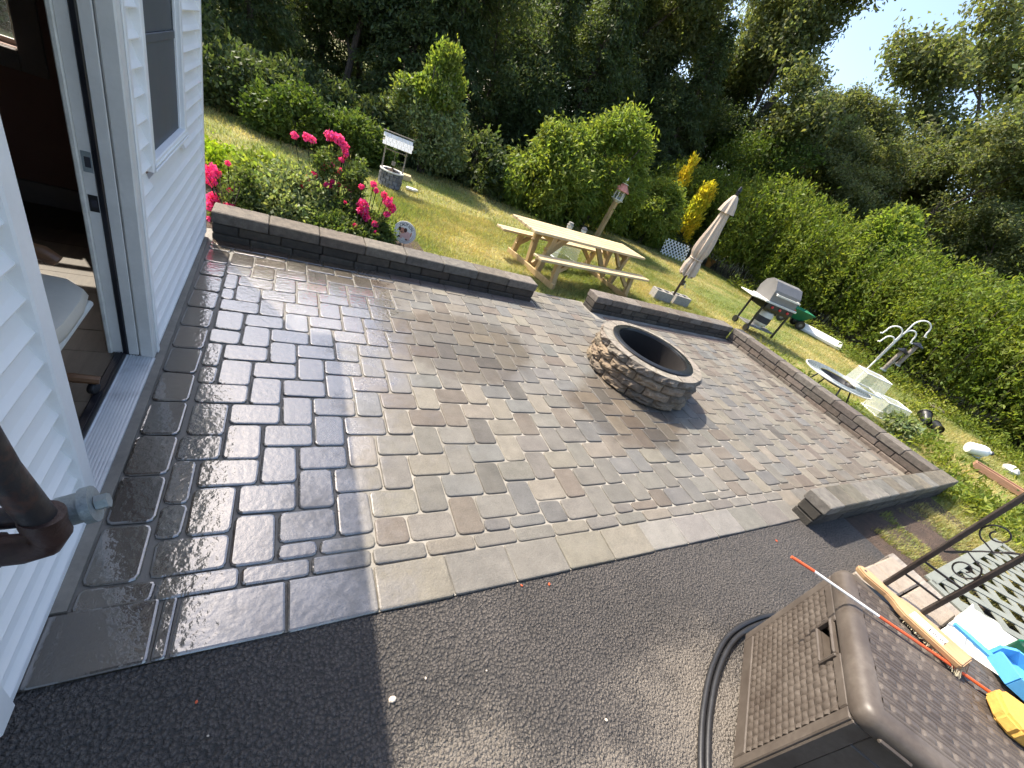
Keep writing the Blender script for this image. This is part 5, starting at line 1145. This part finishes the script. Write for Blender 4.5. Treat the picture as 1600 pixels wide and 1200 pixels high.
def bloom_mesh(seed, r, n):
    rg = np.random.default_rng(seed); c = rg.normal(size=(n, 3)); c /= np.linalg.norm(c, axis=1, keepdims=True); c *= rg.uniform(.55, 1, (n, 1)); c[:, 2] *= 1.15; P = c*r; return leaf_mesh('bloom', P, np.cross(c, rg.normal(size=(n, 3))), .030, 'petal', .95, .22, .2)
BM = [bloom_mesh(s, .055, 120) for s in range(4)]
def rose(label, x, y, lobes, n, blooms):
    t = plant('rose_bush', label, 'rose bush', (x, y, LZ+.02)); stems(12, .35, .5, .006, int(x*77), .5).build('canes', 'bark', t)
    mobj('foliage', shrub_mesh('foliage', lobes, n, 4, .042, 'leaf_rose', spread=.03, gap=3, thr=-.05), t)
    for i, (bx, by, bz, s) in enumerate(blooms):
        q = MB(); q.tube([(bx*.45, by*.45, bz*.25), (bx*.85, by*.85, bz*.7), (bx, by, bz)], .004, 4, False); q.build('flower_stem', 'leaf_rose', t)
        o = mobj('bloom', BM[i % 4], t); o.location = (bx, by, bz); o.rotation_euler = (rnd.uniform(0, 3), rnd.uniform(0, 3), rnd.uniform(0, 3)); o.scale = (s*.86, s*.86, s*.86*rnd.uniform(.8, 1.3))
def rnd_blooms(lobes, k): 
    T_, D_ = blob_points(k, lobes, .9, 0, -1); return [(*p, rnd.uniform(.3, .55)) for p in T_]
def bpos(x0, y0, lst, yy):       # blooms surveyed from the photo at chosen depth y
    out = []
    for u, v, dy, s in lst:
        d = RT*((u-800)/FPX)-UP*((v-600)/FPX)+FW; Y = yy+dy; t_ = Y/d.y; out.append((d.x*t_-x0, Y-y0, CAMH+d.z*t_-(LZ+.02), s))
    return out
R1 = [(480, 282, .1, 1.25), (490, 275, .12, .9), (474, 292, .1, .9), (516, 290, .1, .6), (460, 212, .35, .8), (480, 214, .35, .9), (488, 218, .35, .8), (515, 212, .3, 1.1), (528, 218, .3, 1.1), (538, 228, .3, 1.0), (540, 240, .3, .7), (534, 250, .28, .6), (535, 268, .2, .7), (528, 272, .2, .6), (518, 258, .2, .5), (505, 262, .2, .7), (545, 290, .1, .8), (530, 288, .1, .5), (548, 296, .1, .7)]
x0, y0 = .47, 4.85
rose('tall rose bush with bright pink flower clusters in the bed', x0, y0, [(0, 0, .22, .40, .28, .22), (.12, .1, .42, .14, .12, .28), (.16, .12, .68, .10, .08, .16), (-.12, .2, .62, .09, .08, .18), (.3, -.05, .16, .28, .22, .16)], 2400, bpos(x0, y0, R1, 4.85)+rnd_blooms([(.1, .05, .36, .3, .25, .22)], 14))
R2 = [(568, 320, 0, 1.), (567, 330, 0, 1.), (572, 340, 0, .9), (606, 315, 0, 1.0), (612, 325, 0, .9), (600, 305, .05, .7), (584, 288, .1, .7), (588, 298, .1, .6), (565, 292, .1, .6), (586, 350, -.1, .7), (582, 366, -.1, .45), (605, 335, -.05, .7)]
x0, y0 = .74, 4.60
rose('lower pink rose bush next to the caution sign', x0, y0, [(0, 0, .18, .34, .2, .18), (-.25, 0, .15, .28, .2, .15), (.12, .05, .22, .16, .16, .16)], 2200, bpos(x0, y0, R2, 4.62)+rnd_blooms([(.05, 0, .2, .32, .2, .16)], 12))
R3 = [(330, 268, 0, 1.4), (327, 280, 0, 1.1), (356, 255, .1, .5), (332, 310, 0, 1.1), (330, 322, 0, 1.0), (360, 298, 0, .6), (355, 322, -.08, .7), (364, 324, -.08, .6), (323, 345, -.05, .9)]
x0, y0 = -.38, 4.52
rose('small pink rose bush half hidden by the house corner', x0, y0, [(0, 0, .16, .25, .2, .18), (.1, .1, .3, .15, .15, .2)], 900, bpos(x0, y0, R3, 4.5))
# daylily tuft beside the sign
x, y = at(612, 372, 0); t = plant('daylily', 'tuft of long narrow arching leaves beside the caution sign', 'plant', (x*.975, y*.975, LZ)); q = MB()
for k in range(60):
    a = rnd.uniform(0, 6.28); L_ = rnd.uniform(.15, .32); w_ = .006; pts = [Vector((.02*math.cos(a), .02*math.sin(a), 0)), Vector((L_*.35*math.cos(a), L_*.35*math.sin(a), L_*.95)), Vector((L_*.8*math.cos(a), L_*.8*math.sin(a), L_*.75))]; sd_ = Vector((-math.sin(a), math.cos(a), 0))*w_
    q.cc = (rnd.uniform(.7, 1.2),)*3; q._add([pts[0]-sd_, pts[0]+sd_, pts[1]+sd_, pts[1]-sd_, pts[2]], [(0, 1, 2, 3), (3, 2, 4)])
q.build('leaves', 'leaf_light', t)
# --- weeds on the right, loose leafy growth over the lower corner
T = []; 
for k in range(2600):
    x = nr.uniform(7.4, 14.2); y = nr.uniform(-.9, 2.6)
    if mnoise.noise(Vector((x*.8, y*.8, 9))) > -.12 and not (8.9 < x < 12.2 and .25 < y < .9 and nr.uniform() < .8): T.append((x, y, LZ+nr.uniform(.0, .11)*(1.3 if x > 9 else .7)))
for k in range(700):
    x = nr.uniform(7.27, 7.75); T.append((x, nr.uniform(.3, 4), LZ+nr.uniform(.0, .1)))
for k in range(900): T.append((nr.uniform(12.9, 14.2), nr.uniform(-1, 9), LZ+nr.uniform(.02, .3)))
_keep = [(o.location.x, o.location.y) for o in bpy.data.objects if o.parent is None and o.name.split('.')[0] in ('nursery_pot', 'plastic_jug', 'wooden_tray', 'pale_rock', 'storage_tote', 'white_board', 'feeder_pole', 'mesh_table')]+[at(u, v, LZ) for u, v in ((1527, 704), (1530, 738), (1550, 750), (1570, 762), (1576, 736), (1445, 660), (1466, 673), (1362, 660))]
T = [p for p in T if all(math.hypot(p[0]-a, p[1]-b) > .42 and not (abs(math.atan2(p[1], p[0])-math.atan2(b, a)) < .035 and 0 < math.hypot(a, b)-math.hypot(p[0], p[1]) < .9) for a, b in _keep)]
T = np.array(T); P, D = twigs(T, np.tile([0, 0, .8], (len(T), 1)), 9, .07, 0.); P[:, 2] = np.maximum(P[:, 2], LZ)
tag(link(bpy.data.objects.new('weeds', leaf_mesh('weeds', P, D, .085, 'leaf_weed', .3, .4))), 'loose yellow green weeds growing over the right of the lawn', 'weeds', None, 'stuff')
for i, (u, v, h, lab) in enumerate(((1405, 668, .34, 'white flowered weed beside the clear tote'), (1560, 680, .8, 'tall leafy weed in front of the dark hedge foot'), (1590, 690, .7, 'leafy weed at the right picture edge'), (1365, 545, .55, 'bright yellow green weed at the hedge foot'))):
    x, y = at(u, v, LZ); t = plant('weed', lab, 'plant', (x*.92, y*.92, LZ)); stems(5, .15, h, .005, i+90, .5).build('stems', 'leaf_weed' if 0 else 'bark', t)
    T, D = blob_points(260, [(0, 0, h*.55, .22, .2, h*.5)], .2, 0, -1); P, DD = twigs(T, D, 3, .04, 0.); mobj('leaves', leaf_mesh('leaves', P, DD, .10, 'leaf_light' if i else 'leaf_silver', .35, .3), t)
# --- grass blades
n = 330000; X = np.empty(0); Y = np.empty(0)
def zone(m_, x0, x1, y0, y1): return nr.uniform(x0, x1, m_), nr.uniform(y0, y1, m_)
parts_ = [zone(130000, 1.2, 8., 4.2, 7.6), zone(70000, -2.5, 9, 6, 11), zone(60000, 7.24, 14, 3.2, 10.5), zone(55000, 7.24, 13, -1.2, 3.2), zone(40000, 4.56, 7.4, -1., .64)]
X = np.concatenate([p[0] for p in parts_]); Y = np.concatenate([p[1] for p in parts_])
ok = ~((X < 7.26) & (Y < 4.36) & (Y > .62) & ~((X > 2.72) & (X < 3.78) & (Y > 4.40))) & ~((X < 1.42) & (Y < 5.3)) & ~((X > 2.75) & (X < 3.77) & (Y < 4.42))
soilz = (X < 6.6) & (Y < .64); ns = np.array([mnoise.noise(Vector((x*1.7, y*1.7, 2))) for x, y in zip(X[soilz], Y[soilz])]); k_ = np.where(soilz)[0]; ok[k_[(ns < -.12) | ((Y[soilz] > .5) & (X[soilz] < 5.2)) | (X[soilz] < 4.75+.35*ns)]] = False
X = X[ok]; Y = Y[ok]; n = len(X); Z = np.full(n, LZ-.012); tf = np.array([mnoise.noise(Vector((x*2.6, y*2.6, 5))) for x, y in zip(X[::1], Y[::1])]); edge = np.exp(-np.maximum(0, np.where((X > 7.2), X-7.26, np.where(Y > 4.2, Y-4.38, 9)))/.10); hgt = nr.uniform(.02, .05, n)*(1+.9*np.clip(tf, -.5, .8))*(1+1.6*edge*nr.uniform(0, 1, n)); az = nr.uniform(0, 2*PI, n); lean = nr.uniform(.2, 1.1, n)*hgt; wdt = nr.uniform(.003, .0065, n)
V = np.empty((n, 3, 3), np.float32); cx, sx = np.cos(az), np.sin(az); px, py = -sx*wdt, cx*wdt
V[:, 0] = np.stack([X-px, Y-py, Z], 1); V[:, 1] = np.stack([X+px, Y+py, Z], 1); V[:, 2] = np.stack([X+cx*lean, Y+sx*lean, Z+hgt+.01], 1)
me = bpy.data.meshes.new('grass'); me.vertices.add(n*3); me.vertices.foreach_set('co', V.ravel()); me.loops.add(n*3); me.loops.foreach_set('vertex_index', np.arange(n*3, dtype=np.int32)); me.polygons.add(n); me.polygons.foreach_set('loop_start', np.arange(0, n*3, 3, dtype=np.int32)); me.update(calc_edges=True); me.materials.append(M['grass'])
c = np.ones((n, 4), np.float32); c[:, :3] = nr.uniform(.65, 1.3, (n, 1)); c[:, 0] *= nr.uniform(.85, 1.25, n); setcol(me, np.repeat(c, 3, axis=0))
tag(link(bpy.data.objects.new('grass', me)), 'short sunlit grass with dry straw coloured patches', 'grass', None, 'stuff')
